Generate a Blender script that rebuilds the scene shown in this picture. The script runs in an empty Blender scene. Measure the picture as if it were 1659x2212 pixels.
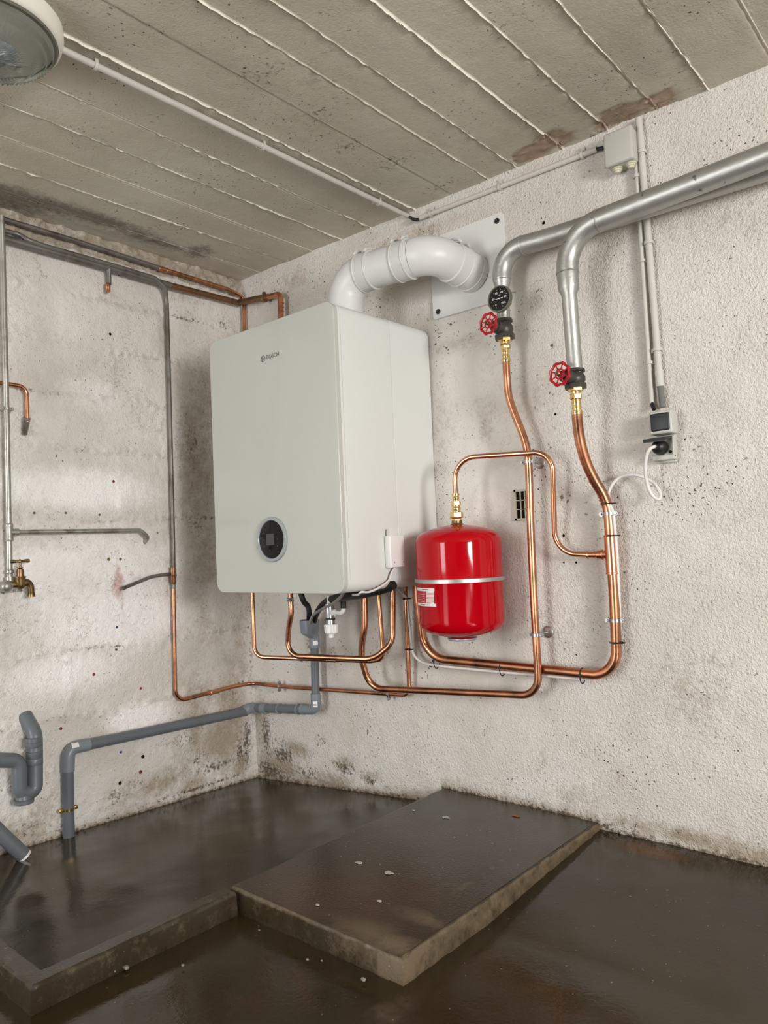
import bpy, bmesh, math, random
import numpy as np
from mathutils import Vector, Matrix, noise
random.seed(7)
sc = bpy.context.scene
COL = sc.collection
PI = math.pi

# ------------------------------------------------------------------ camera
CAMP = Vector((2.58787089, -2.05288366, 0.97050872))
ROWS = [[0.7503941341, 0.6596079864, -0.0427311105], [-0.0631320419, 0.007169629, -0.9979794295], [-0.6579688357, 0.7515756121, 0.0470224466]]
FPX, CX, CY = 1601.892509, 829.5, 1106.0
rt, dn, fw = [Vector(r) for r in ROWS]
cam_d = bpy.data.cameras.new('camera'); cam = bpy.data.objects.new('camera', cam_d); COL.objects.link(cam)
m = Matrix.Identity(4)
for i in range(3):
    m[i][0] = rt[i]; m[i][1] = -dn[i]; m[i][2] = -fw[i]; m[i][3] = CAMP[i]
cam.matrix_world = m
cam_d.sensor_fit = 'VERTICAL'; cam_d.sensor_height = 36.0; cam_d.sensor_width = 27.0
cam_d.lens = 36.0 * FPX / 2212.0; cam_d.clip_start = 0.05; cam_d.clip_end = 60
sc.camera = cam

# ------------------------------------------------------------------ world, lights, exposure
sc.view_settings.view_transform = 'Standard'; sc.view_settings.look = 'None'
sc.view_settings.gamma = 1; sc.view_settings.use_curve_mapping = False
sc.view_settings.exposure = 0.08
w = bpy.data.worlds.new('world'); sc.world = w; w.use_nodes = True
w.node_tree.nodes['Background'].inputs[0].default_value = (0.93, 0.97, 1.0, 1)
w.node_tree.nodes['Background'].inputs[1].default_value = 0.08 #W

def area(name, loc, target, sx, sy, power, color=(1, 1, 1)):
    l = bpy.data.lights.new(name, 'AREA'); l.shape = 'RECTANGLE'; l.size = sx; l.size_y = sy
    l.energy = power; l.color = color
    o = bpy.data.objects.new(name, l); COL.objects.link(o)
    o.location = loc
    o.rotation_euler = (Vector(target) - Vector(loc)).to_track_quat('-Z', 'Z').to_euler()
    return o
area('window_light', (5.1, -1.75, 1.42), (0.6, -0.6, 1.3), 0.62, 0.95, 118, (1.0, 0.985, 0.96))
area('doorway_light', (5.1, -2.50, 0.95), (0.6, -0.6, 0.9), 0.6, 1.7, 44, (1.0, 0.99, 0.97))
area('front_fill_light', (0.80, -4.9, 1.15), (1.1, 0.0, 1.15), 0.95, 1.8, 76, (0.97, 0.99, 1.0))  # added fill behind the camera

# ------------------------------------------------------------------ pixel -> point on a real plane
def ray(u, v):
    return rt * ((u - CX) / FPX) + dn * ((v - CY) / FPX) + fw
def P(u, v, y=0.0):
    d = ray(u, v); return CAMP + d * ((y - CAMP.y) / d.y)
def Q(u, v, x=0.0):
    d = ray(u, v); return CAMP + d * ((x - CAMP.x) / d.x)
def Z(u, v, z=0.0):
    d = ray(u, v); return CAMP + d * ((z - CAMP.z) / d.z)
def ceil_z(x): return 2.18 - 0.014 * x
def K(u, v, dz=0.0):
    d = ray(u, v); s = (2.18 - dz - 0.014 * CAMP.x - CAMP.z) / (d.z + 0.014 * d.x); return CAMP + d * s

# ------------------------------------------------------------------ materials
def mat(name, col, rough=0.5, metal=0.0, var=0.0, vscale=30, bump=0.0, bscale=60, bdist=0.002, coat=0.0,
        col2=None, c2scale=8, c2thr=0.5, c2soft=0.08, trans=0.0, ior=1.45, rvar=0.0):
    m = bpy.data.materials.new(name); m.use_nodes = True
    nt = m.node_tree; b = nt.nodes['Principled BSDF']; L = nt.links.new
    def setc(c): b.inputs['Base Color'].default_value = (*c, 1)
    setc(col)
    b.inputs['Roughness'].default_value = rough; b.inputs['Metallic'].default_value = metal
    b.inputs['IOR'].default_value = ior
    if coat: b.inputs['Coat Weight'].default_value = coat; b.inputs['Coat Roughness'].default_value = 0.05
    if trans: b.inputs['Transmission Weight'].default_value = trans
    geo = nt.nodes.new('ShaderNodeNewGeometry')
    cur = None
    if var or col2:
        n = nt.nodes.new('ShaderNodeTexNoise'); n.inputs['Scale'].default_value = vscale; n.inputs['Detail'].default_value = 5
        L(geo.outputs['Position'], n.inputs['Vector'])
        mx = nt.nodes.new('ShaderNodeMix'); mx.data_type = 'RGBA'
        mx.inputs[6].default_value = (*[c * (1 - var) for c in col], 1)
        mx.inputs[7].default_value = (*[min(1, c * (1 + var)) for c in col], 1)
        L(n.outputs['Fac'], mx.inputs[0]); cur = mx.outputs[2]
        if col2:
            n2 = nt.nodes.new('ShaderNodeTexNoise'); n2.inputs['Scale'].default_value = c2scale; n2.inputs['Detail'].default_value = 6
            L(geo.outputs['Position'], n2.inputs['Vector'])
            mr = nt.nodes.new('ShaderNodeMapRange'); mr.inputs[1].default_value = c2thr - c2soft; mr.inputs[2].default_value = c2thr + c2soft
            L(n2.outputs['Fac'], mr.inputs[0])
            m2 = nt.nodes.new('ShaderNodeMix'); m2.data_type = 'RGBA'; m2.inputs[7].default_value = (*col2, 1)
            L(mr.outputs[0], m2.inputs[0]); L(cur, m2.inputs[6]); cur = m2.outputs[2]
        L(cur, b.inputs['Base Color'])
        if rvar:
            mr3 = nt.nodes.new('ShaderNodeMapRange'); mr3.inputs[1].default_value = .3; mr3.inputs[2].default_value = .7
            mr3.inputs[3].default_value = max(0.02, rough - rvar); mr3.inputs[4].default_value = rough + rvar
            L(n.outputs['Fac'], mr3.inputs[0]); L(mr3.outputs[0], b.inputs['Roughness'])
    if bump:
        nb = nt.nodes.new('ShaderNodeTexNoise'); nb.inputs['Scale'].default_value = bscale; nb.inputs['Detail'].default_value = 4
        L(geo.outputs['Position'], nb.inputs['Vector'])
        bp = nt.nodes.new('ShaderNodeBump'); bp.inputs['Strength'].default_value = bump; bp.inputs['Distance'].default_value = bdist
        L(nb.outputs['Fac'], bp.inputs['Height']); L(bp.outputs[0], b.inputs['Normal'])
    return m

M = {}
M['copper'] = mat('copper', (0.64, 0.285, 0.155), 0.30, 1.0, 0.22, 16, 0.2, 300, 0.0005, col2=(0.33, 0.165, 0.10), c2scale=13, c2thr=0.55, c2soft=0.10, rvar=0.07)
M['copper_bright'] = mat('copper_bright', (0.70, 0.33, 0.19), 0.25, 1.0, 0.12, 25, col2=(0.5, 0.25, 0.15), c2scale=14, c2thr=0.6, c2soft=0.1)
M['copper_old'] = mat('copper_old', (0.27, 0.15, 0.08), 0.4, 0.9, 0.3, 20, 0.2, 200, 0.0005, col2=(0.10, 0.075, 0.05), c2scale=10, c2thr=0.55, c2soft=0.1)
M['galv_old'] = mat('galv_old', (0.19, 0.18, 0.16), 0.42, 0.5, 0.25, 25, 0.2, 250, 0.0005, col2=(0.10, 0.08, 0.062), c2scale=12, c2thr=0.55, c2soft=0.1)
M['galv_light'] = mat('galv_light', (0.40, 0.39, 0.35), 0.38, 0.7, 0.25, 25, 0.25, 200, 0.0008, col2=(0.2, 0.18, 0.15), c2scale=14, c2thr=0.6, c2soft=0.08)
M['alu_paint'] = mat('alu_paint', (0.42, 0.415, 0.39), 0.43, 0.75, 0.16, 18, 0.5, 70, 0.0016, col2=(0.16, 0.15, 0.14), c2scale=26, c2thr=0.70, c2soft=0.02, rvar=0.05)
M['brass'] = mat('brass', (0.78, 0.57, 0.25), 0.22, 1.0, 0.12, 40)
M['brass_old'] = mat('brass_old', (0.33, 0.23, 0.10), 0.38, 0.9, 0.3, 60, col2=(0.14, 0.09, 0.045), c2scale=25, c2thr=0.5, c2soft=0.1)
M['iron'] = mat('iron', (0.062, 0.055, 0.045), 0.42, 0.4, 0.3, 60, 0.5, 130, 0.001)
M['steel'] = mat('steel', (0.46, 0.47, 0.47), 0.3, 1.0, 0.1, 60)
M['strap'] = mat('strap', (0.50, 0.50, 0.49), 0.4, 0.9, 0.1, 40)
M['red_tank'] = mat('red_tank', (0.41, 0.0, 0.005), 0.09, 0.0, 0.05, 4, ior=1.36)
M['red_wheel'] = mat('red_wheel', (0.42, 0.006, 0.014), 0.3, 0.0, 0.1, 60)
M['pvc'] = mat('pvc', (0.125, 0.14, 0.155), 0.35, 0.0, 0.06, 12, 0.1, 40, 0.001)
M['pvc_light'] = mat('pvc_light', (0.20, 0.225, 0.25), 0.33, 0.0, 0.06, 12)
M['white_plastic'] = mat('white_plastic', (0.80, 0.80, 0.78), 0.32, 0.0, 0.02, 10)
M['flue_white'] = mat('flue_white', (0.65, 0.645, 0.63), 0.38, 0.0, 0.02, 10)
M['flue_collar'] = mat('flue_collar', (0.60, 0.595, 0.57), 0.33, 0.0, 0.02, 10)
M['flue_tube'] = mat('flue_tube', (0.52, 0.51, 0.51), 0.4, 0.0, 0.02, 10)
M['boiler'] = mat('boiler', (0.70, 0.715, 0.69), 0.38, 0.0, 0.01, 6, 0.25, 700, 0.0004)
M['glass_front'] = mat('glass_front', (0.50, 0.515, 0.47), 0.14, 0.0, 0.01, 3, coat=0.2)
M['ring_grey'] = mat('ring_grey', (0.37, 0.40, 0.42), 0.3, 0.2)
M['black_gloss'] = mat('black_gloss', (0.008, 0.008, 0.009), 0.08, 0.0, ior=1.3)
M['lcd'] = mat('lcd', (0.06, 0.062, 0.065), 0.2, 0.0)
M['ink'] = mat('ink', (0.10, 0.10, 0.09), 0.5)
M['pale_ink'] = mat('pale_ink', (0.7, 0.7, 0.68), 0.5)
M['black_rubber'] = mat('black_rubber', (0.014, 0.014, 0.015), 0.42)
M['grey_hose'] = mat('grey_hose', (0.30, 0.29, 0.26), 0.5)
M['cable_white'] = mat('cable_white', (0.72, 0.69, 0.67), 0.4)
M['conduit'] = mat('conduit', (0.54, 0.52, 0.47), 0.5, 0.0, 0.08, 20)
M['box_grey'] = mat('box_grey', (0.47, 0.455, 0.41), 0.5, 0.0, 0.05, 20)
M['gland'] = mat('gland', (0.60, 0.56, 0.42), 0.5)
M['socket_grey'] = mat('socket_grey', (0.50, 0.50, 0.45), 0.45, 0.0, 0.08, 60)
M['rocker'] = mat('rocker', (0.018, 0.02, 0.024), 0.45)
M['flex'] = mat('flex', (0.2, 0.2, 0.195), 0.5)
M['enamel'] = mat('enamel', (0.74, 0.72, 0.64), 0.35, 0.0, 0.04, 12)
M['bezel'] = mat('bezel', (0.15, 0.15, 0.11), 0.45, 0.3)
M['dial'] = mat('dial', (0.012, 0.013, 0.013), 0.25)
M['chalk'] = mat('chalk', (0.75, 0.74, 0.70), 0.5)
M['label_white'] = mat('label_white', (0.78, 0.76, 0.76), 0.4)
M['label_red'] = mat('label_red', (0.50, 0.02, 0.03), 0.3)
M['plug_red'] = mat('plug_red', (0.20, 0.02, 0.02), 0.5)
M['plug_blue'] = mat('plug_blue', (0.02, 0.05, 0.28), 0.5)
M['hole'] = mat('hole', (0.012, 0.009, 0.006), 0.95, ior=1.05)
M['plate'] = mat('plate', (0.69, 0.685, 0.66), 0.35, 0.0, 0.03, 8)
M['vent'] = mat('vent', (0.46, 0.43, 0.33), 0.6, 0.0, 0.1, 60)
M['grime'] = mat('grime', (0.3, 0.3, 0.28), 0.7, 0.0, 0.4, 300)
M['stone'] = mat('stone', (0.22, 0.20, 0.15), 0.5, 0.0, 0.3, 200)
M['hole_grey'] = mat('hole_grey', (0.13, 0.105, 0.08), 0.9)
M['fleck'] = mat('fleck', (0.42, 0.41, 0.35), 0.5, 0.0, 0.15, 300)
M['fleck_rust'] = mat('fleck_rust', (0.28, 0.10, 0.03), 0.5)
g = bpy.data.materials.new('ribbed_glass'); g.use_nodes = True
b = g.node_tree.nodes['Principled BSDF']; b.inputs['Base Color'].default_value = (0.93, 0.96, 0.92, 1)
b.inputs['Roughness'].default_value = 0.02; b.inputs['IOR'].default_value = 1.4; b.inputs['Transmission Weight'].default_value = 1.0
M['ribbed_glass'] = g

def surface_mat(name, base, base2, dirt_shade, dark, rough, bumps, spec=0.4, speck=0.0, speckcol=(0.03, 0.025, 0.02), rust=None, white=None, roughd=None, streak=0.0, wet=None, crack=0.0):
    """masonry surface: base colour with patchy variation, stains and painted shade from vertex attributes sharpened by noise."""
    m = bpy.data.materials.new(name); m.use_nodes = True
    nt = m.node_tree; b = nt.nodes['Principled BSDF']; L = nt.links.new
    geo = nt.nodes.new('ShaderNodeNewGeometry'); pos = geo.outputs['Position']
    def nz(scale, detail=5, rgh=0.55, dim=None):
        n = nt.nodes.new('ShaderNodeTexNoise'); n.inputs['Scale'].default_value = scale; n.inputs['Detail'].default_value = detail
        n.inputs['Roughness'].default_value = rgh; L(pos, n.inputs['Vector']); return n.outputs['Fac']
    def mr(src, a, c, lo=0.0, hi=1.0):
        q = nt.nodes.new('ShaderNodeMapRange'); q.inputs[1].default_value = a; q.inputs[2].default_value = c
        q.inputs[3].default_value = lo; q.inputs[4].default_value = hi; L(src, q.inputs[0]); return q.outputs[0]
    def mth(op, a, c):
        q = nt.nodes.new('ShaderNodeMath'); q.operation = op
        for k, x in enumerate((a, c)):
            if isinstance(x, (int, float)): q.inputs[k].default_value = x
            else: L(x, q.inputs[k])
        return q.outputs[0]
    def mix(f, a, c):
        q = nt.nodes.new('ShaderNodeMix'); q.data_type = 'RGBA'
        L(f, q.inputs[0])
        for k, x in ((6, a), (7, c)):
            if isinstance(x, tuple): q.inputs[k].default_value = (*x, 1)
            else: L(x, q.inputs[k])
        return q.outputs[2]
    def attr(n):
        a = nt.nodes.new('ShaderNodeAttribute'); a.attribute_name = n; return a.outputs['Fac']
    col = mix(mr(nz(2.3, 6), 0.35, 0.65), base, base2)
    n1 = nz(22, 8, 0.7); n2 = nz(75, 6, 0.7)
    nn = mth('ADD', mth('MULTIPLY', n1, 0.6), mth('MULTIPLY', n2, 0.4))
    if white is not None:
        f = mr(mth('ADD', attr('white'), mth('MULTIPLY', mth('SUBTRACT', nn, 0.5), 0.8)), 0.35, 0.65); col = mix(f, col, white)
    fd = mr(mth('ADD', attr('dirt_shade'), mth('MULTIPLY', mth('SUBTRACT', nn, 0.5), 2.2)), 0.25, 0.85)
    col = mix(mth('MULTIPLY', fd, 0.85), col, dirt_shade)
    fk = mr(mth('ADD', attr('dark'), mth('MULTIPLY', mth('SUBTRACT', n2, 0.5), 2.6)), 0.4, 0.8)
    col = mix(mth('MULTIPLY', fk, 0.9), col, dark)
    if rust is not None:
        fr = mr(mth('ADD', attr('rust'), mth('MULTIPLY', mth('SUBTRACT', nn, 0.5), 1.2)), 0.3, 0.75); col = mix(fr, col, rust)
    if speck:
        fs = mr(nz(110, 2, 0.5), 0.74 - speck * 0.1, 0.76 - speck * 0.1); fs = mth('MULTIPLY', fs, mr(nz(5, 3), 0.45, 0.6)); col = mix(fs, col, speckcol)
    if crack:
        c1 = nz(4.5, 9, 0.62); c2 = mth('ABSOLUTE', mth('SUBTRACT', c1, 0.5), 0.0)
        cm = mth('MULTIPLY', mr(c2, 0.0, 0.0022 * 1.6, 1.0, 0.0), mr(nz(2.1, 3), 0.50, 0.60))
        col = mix(mth('MULTIPLY', cm, 0.75 * min(1, crack + .2)), col, (0.12, 0.09, 0.06))
    L(col, b.inputs['Base Color'])
    if roughd is None: b.inputs['Roughness'].default_value = rough
    else:
        r = mr(nz(roughd[0], 4), 0.38, 0.66, rough, roughd[1])
        if wet: r = mth('ADD', r, mth('MULTIPLY', attr('dirt_shade'), 0.3))
        L(r, b.inputs['Roughness'])
    b.inputs['Specular IOR Level'].default_value = spec
    h = None
    flat = mr(attr('flat'), 0.0, 1.0, 1.0, 0.42)
    for (s, det, amp) in bumps:
        x = mth('MULTIPLY', nz(s, det, 0.55), amp); h = x if h is None else mth('ADD', h, x)
    bp = nt.nodes.new('ShaderNodeBump'); bp.inputs['Strength'].default_value = 1.0; bp.inputs['Distance'].default_value = 1.0
    h = mth('MULTIPLY', h, flat)
    L(h, bp.inputs['Height']); L(bp.outputs[0], b.inputs['Normal'])
    return m
M['wall_back'] = surface_mat('wall_back', (0.60, 0.555, 0.50), (0.71, 0.68, 0.635), (0.30, 0.235, 0.16), (0.085, 0.06, 0.035), 0.72,
                             [(260, 2, 0.0032), (120, 2, 0.0046)], rust=(0.44, 0.36, 0.27), white=(0.78, 0.74, 0.70), speck=0.75, crack=0.3)
M['wall_left'] = surface_mat('wall_left', (0.60, 0.555, 0.50), (0.77, 0.74, 0.70), (0.34, 0.27, 0.19), (0.075, 0.055, 0.035), 0.75,
                             [(150, 5, 0.0034), (45, 6, 0.0050)], rust=(0.46, 0.16, 0.12), white=(0.93, 0.90, 0.88), speck=0.5, crack=1.0)
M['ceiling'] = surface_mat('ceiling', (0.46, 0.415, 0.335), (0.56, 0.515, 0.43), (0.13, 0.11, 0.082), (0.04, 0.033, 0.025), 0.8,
                           [(160, 4, 0.0014), (25, 4, 0.002)], rust=(0.36, 0.27, 0.20), white=(0.80, 0.76, 0.68), speck=0.6)  # the dark third colour also paints the shade strip by the left wall
M['floor'] = surface_mat('floor', (0.022, 0.013, 0.004), (0.036, 0.024, 0.009), (0.09, 0.066, 0.04), (0.006, 0.004, 0.002), 0.05,
                         [(7, 3, 0.0009), (110, 3, 0.00025)], spec=0.5, rust=(0.10, 0.042, 0.012), roughd=(3.5, 0.26), wet=True, speck=0.1, speckcol=(0.22, 0.19, 0.14))
M['tray'] = surface_mat('tray', (0.024, 0.015, 0.005), (0.042, 0.028, 0.012), (0.10, 0.075, 0.048), (0.008, 0.006, 0.003), 0.07,
                        [(7, 3, 0.0009), (110, 3, 0.00025)], spec=0.21, rust=(0.06, 0.028, 0.01), roughd=(3, 0.24), wet=True, speck=0.1, speckcol=(0.22, 0.19, 0.14))
M['slab'] = surface_mat('slab', (0.024, 0.016, 0.007), (0.038, 0.027, 0.014), (0.17, 0.125, 0.078), (0.010, 0.007, 0.004), 0.13,
                        [(6, 3, 0.0009), (150, 3, 0.0006)], spec=0.5, rust=(0.045, 0.020, 0.007), roughd=(3.5, 0.22), wet=True, speck=0.1, speckcol=(0.35, 0.32, 0.26))

# ------------------------------------------------------------------ object helpers
ORG = {}
def link(name, me, origin, parent, material, smooth=True):
    origin = Vector(origin)
    if origin.length_squared: me.transform(Matrix.Translation(-origin))
    if material is not None: me.materials.append(material)
    if smooth:
        me.polygons.foreach_set('use_smooth', [True] * len(me.polygons))
    o = bpy.data.objects.new(name, me); COL.objects.link(o)
    if parent is not None:
        o.parent = parent; o.location = origin - ORG[parent.name]
    else: o.location = origin
    ORG[o.name] = origin
    return o
def thing(name, label, cat, loc, group=None):
    o = bpy.data.objects.new(name, None); COL.objects.link(o); o.location = loc; o.empty_display_size = 0.03
    ORG[o.name] = Vector(loc); o['label'] = label; o['category'] = cat
    if group: o['group'] = group
    return o
def tag(o, label, cat, group=None):
    o['label'] = label; o['category'] = cat
    if group: o['group'] = group
    return o
def put(name, me, material, parent=None, smooth=True, origin=None):
    if origin is None:
        if parent is not None: origin = ORG[parent.name]
        else:
            n = len(me.vertices); co = np.empty(n * 3); me.vertices.foreach_get('co', co); co = co.reshape(-1, 3)
            origin = Vector(((co[:, 0].min() + co[:, 0].max()) / 2, (co[:, 1].min() + co[:, 1].max()) / 2, co[:, 2].min()))
    if isinstance(material, str): material = M[material]
    o = link(name, me, origin, parent, material, smooth)
    if smooth: sharp(o)
    return o
def sharp(o, ang=38):
    me = o.data
    bm = bmesh.new(); bm.from_mesh(me)
    a = math.radians(ang)
    for e in bm.edges:
        if len(e.link_faces) == 2 and e.calc_face_angle(0) > a: e.smooth = False
        elif any(len(f.verts) > 60 for f in e.link_faces): e.smooth = False
    bm.to_mesh(me); bm.free()
class MB:
    def __init__(s): s.v = []; s.f = []
    def add(s, vs, fs):
        n = len(s.v); s.v += [tuple(x) for x in vs]; s.f += [tuple(i + n for i in f) for f in fs]; return s
    def mesh(s, name='m'):
        me = bpy.data.meshes.new(name); me.from_pydata(s.v, [], s.f); me.update(); 
        bm = bmesh.new(); bm.from_mesh(me); bmesh.ops.recalc_face_normals(bm, faces=bm.faces); bm.to_mesh(me); bm.free()
        return me
    def box(s, lo, hi, bev=0.0):
        lo = Vector(lo); hi = Vector(hi)
        if bev <= 0:
            v = [(x, y, z) for x in (lo.x, hi.x) for y in (lo.y, hi.y) for z in (lo.z, hi.z)]
            return s.add(v, [(0, 1, 3, 2), (4, 6, 7, 5), (0, 4, 5, 1), (2, 3, 7, 6), (0, 2, 6, 4), (1, 5, 7, 3)])
        bm = bmesh.new(); bmesh.ops.create_cube(bm, size=1)
        c = (lo + hi) / 2; d = hi - lo
        for q in bm.verts: q.co = Vector((q.co.x * d.x, q.co.y * d.y, q.co.z * d.z)) + c
        bmesh.ops.bevel(bm, geom=list(bm.edges), offset=bev, segments=3, profile=0.5, affect='EDGES')
        s.bmadd(bm); return s
    def bmadd(s, bm):
        bm.verts.ensure_lookup_table(); bm.verts.index_update()
        s.add([q.co[:] for q in bm.verts], [[q.index for q in f.verts] for f in bm.faces]); bm.free(); return s
    def lathe(s, base, axis, prof, seg=32, cap=True):
        """prof = [(t along axis, radius)]"""
        base = Vector(base); a = Vector(axis).normalized()
        u = a.orthogonal().normalized(); w_ = a.cross(u)
        vs = []; fs = []
        for (t, r) in prof:
            for k in range(seg):
                th = 2 * PI * k / seg
                vs.append(base + a * t + (u * math.cos(th) + w_ * math.sin(th)) * r)
        for i in range(len(prof) - 1):
            for k in range(seg):
                k2 = (k + 1) % seg
                fs.append((i * seg + k, i * seg + k2, (i + 1) * seg + k2, (i + 1) * seg + k))
        if cap:
            if prof[0][1] > 1e-6: fs.append(tuple(range(seg))[::-1])
            if prof[-1][1] > 1e-6: fs.append(tuple((len(prof) - 1) * seg + k for k in range(seg)))
        return s.add(vs, fs)
    def tube(s, pts, r, seg=16, closed=False, caps=True, rad=None):
        pts = [Vector(p) for p in pts]
        n = len(pts); vs = []; fs = []
        T = []
        for i in range(n):
            if closed: t = pts[(i + 1) % n] - pts[i - 1]
            else: t = pts[min(i + 1, n - 1)] - pts[max(i - 1, 0)]
            T.append(t.normalized())
        u = T[0].orthogonal().normalized()
        for i in range(n):
            u = (u - T[i] * u.dot(T[i])).normalized(); w_ = T[i].cross(u)
            rr = rad[i] if rad else r
            for k in range(seg):
                th = 2 * PI * k / seg; vs.append(pts[i] + (u * math.cos(th) + w_ * math.sin(th)) * rr)
        for i in range(n if closed else n - 1):
            j = (i + 1) % n
            for k in range(seg):
                k2 = (k + 1) % seg; fs.append((i * seg + k, i * seg + k2, j * seg + k2, j * seg + k))
        if caps and not closed:
            fs.append(tuple(range(seg))[::-1]); fs.append(tuple((n - 1) * seg + k for k in range(seg)))
        return s.add(vs, fs)
    def prism(s, poly, d):
        """poly: list of 3-D points in a plane, d: extrusion vector"""
        n = len(poly); d = Vector(d); a = [Vector(p) for p in poly]
        s.add(a + [p + d for p in a], [tuple(range(n))[::-1], tuple(range(n, 2 * n))] + [(i, (i + 1) % n, n + (i + 1) % n, n + i) for i in range(n)]); return s

def fillet(pts, r, n=10):
    pts = [Vector(p) for p in pts]; out = [pts[0]]
    for i in range(1, len(pts) - 1):
        a, p, c = pts[i - 1], pts[i], pts[i + 1]
        rr = r[i - 1] if isinstance(r, (list, tuple)) else r
        d1 = (a - p); d2 = (c - p); l1 = d1.length; l2 = d2.length; d1.normalize(); d2.normalize()
        ang = math.acos(max(-1, min(1, d1.dot(d2))))
        if ang > PI - 0.02: out.append(p); continue
        t = min(rr / math.tan(ang / 2), l1 * 0.49 if i > 1 else l1 * 0.9, l2 * 0.49 if i < len(pts) - 2 else l2 * 0.9)
        re = t * math.tan(ang / 2)
        s0 = p + d1 * t; s1 = p + d2 * t
        bis = (d1 + d2).normalized(); cen = p + bis * (re / math.sin(ang / 2))
        v0 = s0 - cen; v1 = s1 - cen; tot = PI - ang
        for k in range(n + 1):
            f = k / n
            out.append(cen + (v0 * math.sin((1 - f) * tot) + v1 * math.sin(f * tot)) / math.sin(tot))
    out.append(pts[-1]); return out
def smooth_path(pts, sub=8):
    pts = [Vector(p) for p in pts]; n = len(pts); out = []
    for i in range(n - 1):
        p0 = pts[max(i - 1, 0)]; p1 = pts[i]; p2 = pts[i + 1]; p3 = pts[min(i + 2, n - 1)]
        for k in range(sub):
            t = k / sub
            out.append(0.5 * ((2 * p1) + (p2 - p0) * t + (2 * p0 - 5 * p1 + 4 * p2 - p3) * t * t + (3 * p1 - p0 - 3 * p2 + p3) * t ** 3))
    out.append(pts[-1]); return out
def rrect(cx, cz, w_, h, r, n=8):
    """rounded rectangle outline in 2-D"""
    out = []
    for (sx, sz, a0) in ((1, 1, 0), (-1, 1, PI / 2), (-1, -1, PI), (1, -1, 1.5 * PI)):
        for k in range(n + 1):
            a = a0 + PI / 2 * k / n
            out.append((cx + sx * (w_ / 2 - r) + r * math.cos(a), cz + sz * (h / 2 - r) + r * math.sin(a)))
    return out
def text_mesh(txt, size, frame, ext=0.0004, align='CENTER'):
    """frame: 4x4 placing local x,y in the world"""
    cu = bpy.data.curves.new('t', 'FONT'); cu.body = txt; cu.size = size; cu.extrude = ext; cu.align_x = align; cu.align_y = 'CENTER'
    cu.resolution_u = 3
    o = bpy.data.objects.new('t', cu); COL.objects.link(o)
    dg = bpy.context.evaluated_depsgraph_get(); dg.update()
    me = bpy.data.meshes.new_from_object(o.evaluated_get(dg)); bpy.data.objects.remove(o)
    me.transform(frame); return me
def frame(origin, x, y):
    x = Vector(x).normalized(); y = Vector(y).normalized(); z = x.cross(y)
    f = Matrix.Identity(4)
    for i in range(3): f[i][0] = x[i]; f[i][1] = y[i]; f[i][2] = z[i]; f[i][3] = origin[i]
    return f
def struct(o): o['kind'] = 'structure'; return o

# ------------------------------------------------------------------ masonry grids
def grid(us, vs, fn, name, material, attrs):
    """fn(u,v)->(point, {attr:val}); structured surface grid"""
    nu, nv = len(us), len(vs)
    co = []; at = {k: [] for k in attrs}
    for v in vs:
        for u in us:
            p, a = fn(u, v); co.append(p)
            for k in attrs: at[k].append(a.get(k, 0.0))
    fs = [(j * nu + i, j * nu + i + 1, (j + 1) * nu + i + 1, (j + 1) * nu + i) for j in range(nv - 1) for i in range(nu - 1)]
    me = bpy.data.meshes.new(name); me.from_pydata(co, [], fs)
    for k in attrs:
        a = me.attributes.new(k, 'FLOAT', 'POINT'); a.data.foreach_set('value', at[k])
    me.update()
    return me
def steps(a, b, d): return list(np.linspace(a, b, max(2, int(round(abs(b - a) / d)) + 1)))
def nz(x, y, z, s): return noise.noise(Vector((x * s, y * s, z * s)))
def fbm(x, y, z, s, o=3):
    r = 0; a = 1
    for k in range(o): r += a * noise.noise(Vector((x * s, y * s, z * s))); s *= 2.03; a *= 0.5
    return r
def blobs(lst, proj):
    out = []
    for (u, v, ru, rv, s) in lst:
        p = proj(u, v); out.append((p, ru, rv, s))
    return out

# back wall (y = 0)
BD = [(600, 1655, .20, .06, .9), (720, 1690, .15, .05, .8), (850, 1715, .12, .035, .6), (560, 1560, .07, .18, .65), (640, 1620, .10, .05, .75), (740, 1650, .08, .04, .7), (800, 1680, .08, .03, .7),
      (1070, 1735, .10, .025, .65), (1250, 1762, .10, .02, .5), (1480, 1810, .25, .035, .75), (1620, 1850, .15, .04, .8), (1360, 1780, .12, .03, .6), (1480, 1490, .13, .16, .36), (1540, 1430, .10, .12, .3),
      (700, 1420, .13, .07, .45), (570, 1250, .05, .35, .42), (1160, 1650, .10, .09, .28), (1340, 1680, .03, .05, .35), (990, 560, .3, .05, .35), (860, 520, .25, .07, .4), (640, 600, .12, .06, .5),
      (830, 1400, .05, .06, .5), (960, 900, .12, .25, .3), (1050, 900, .1, .15, .34), (1150, 850, .12, .15, .3), (1000, 1250, .15, .3, .25), (1250, 1350, .2, .2, .2), (1560, 500, .2, .2, .18), (1120, 1400, .03, .1, .25), (1210, 1080, .02, .05, .45), (560, 900, .05, .8, .3), (940, 1300, .1, .1, .2), (1240, 1720, .15, .05, .35)]
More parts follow.
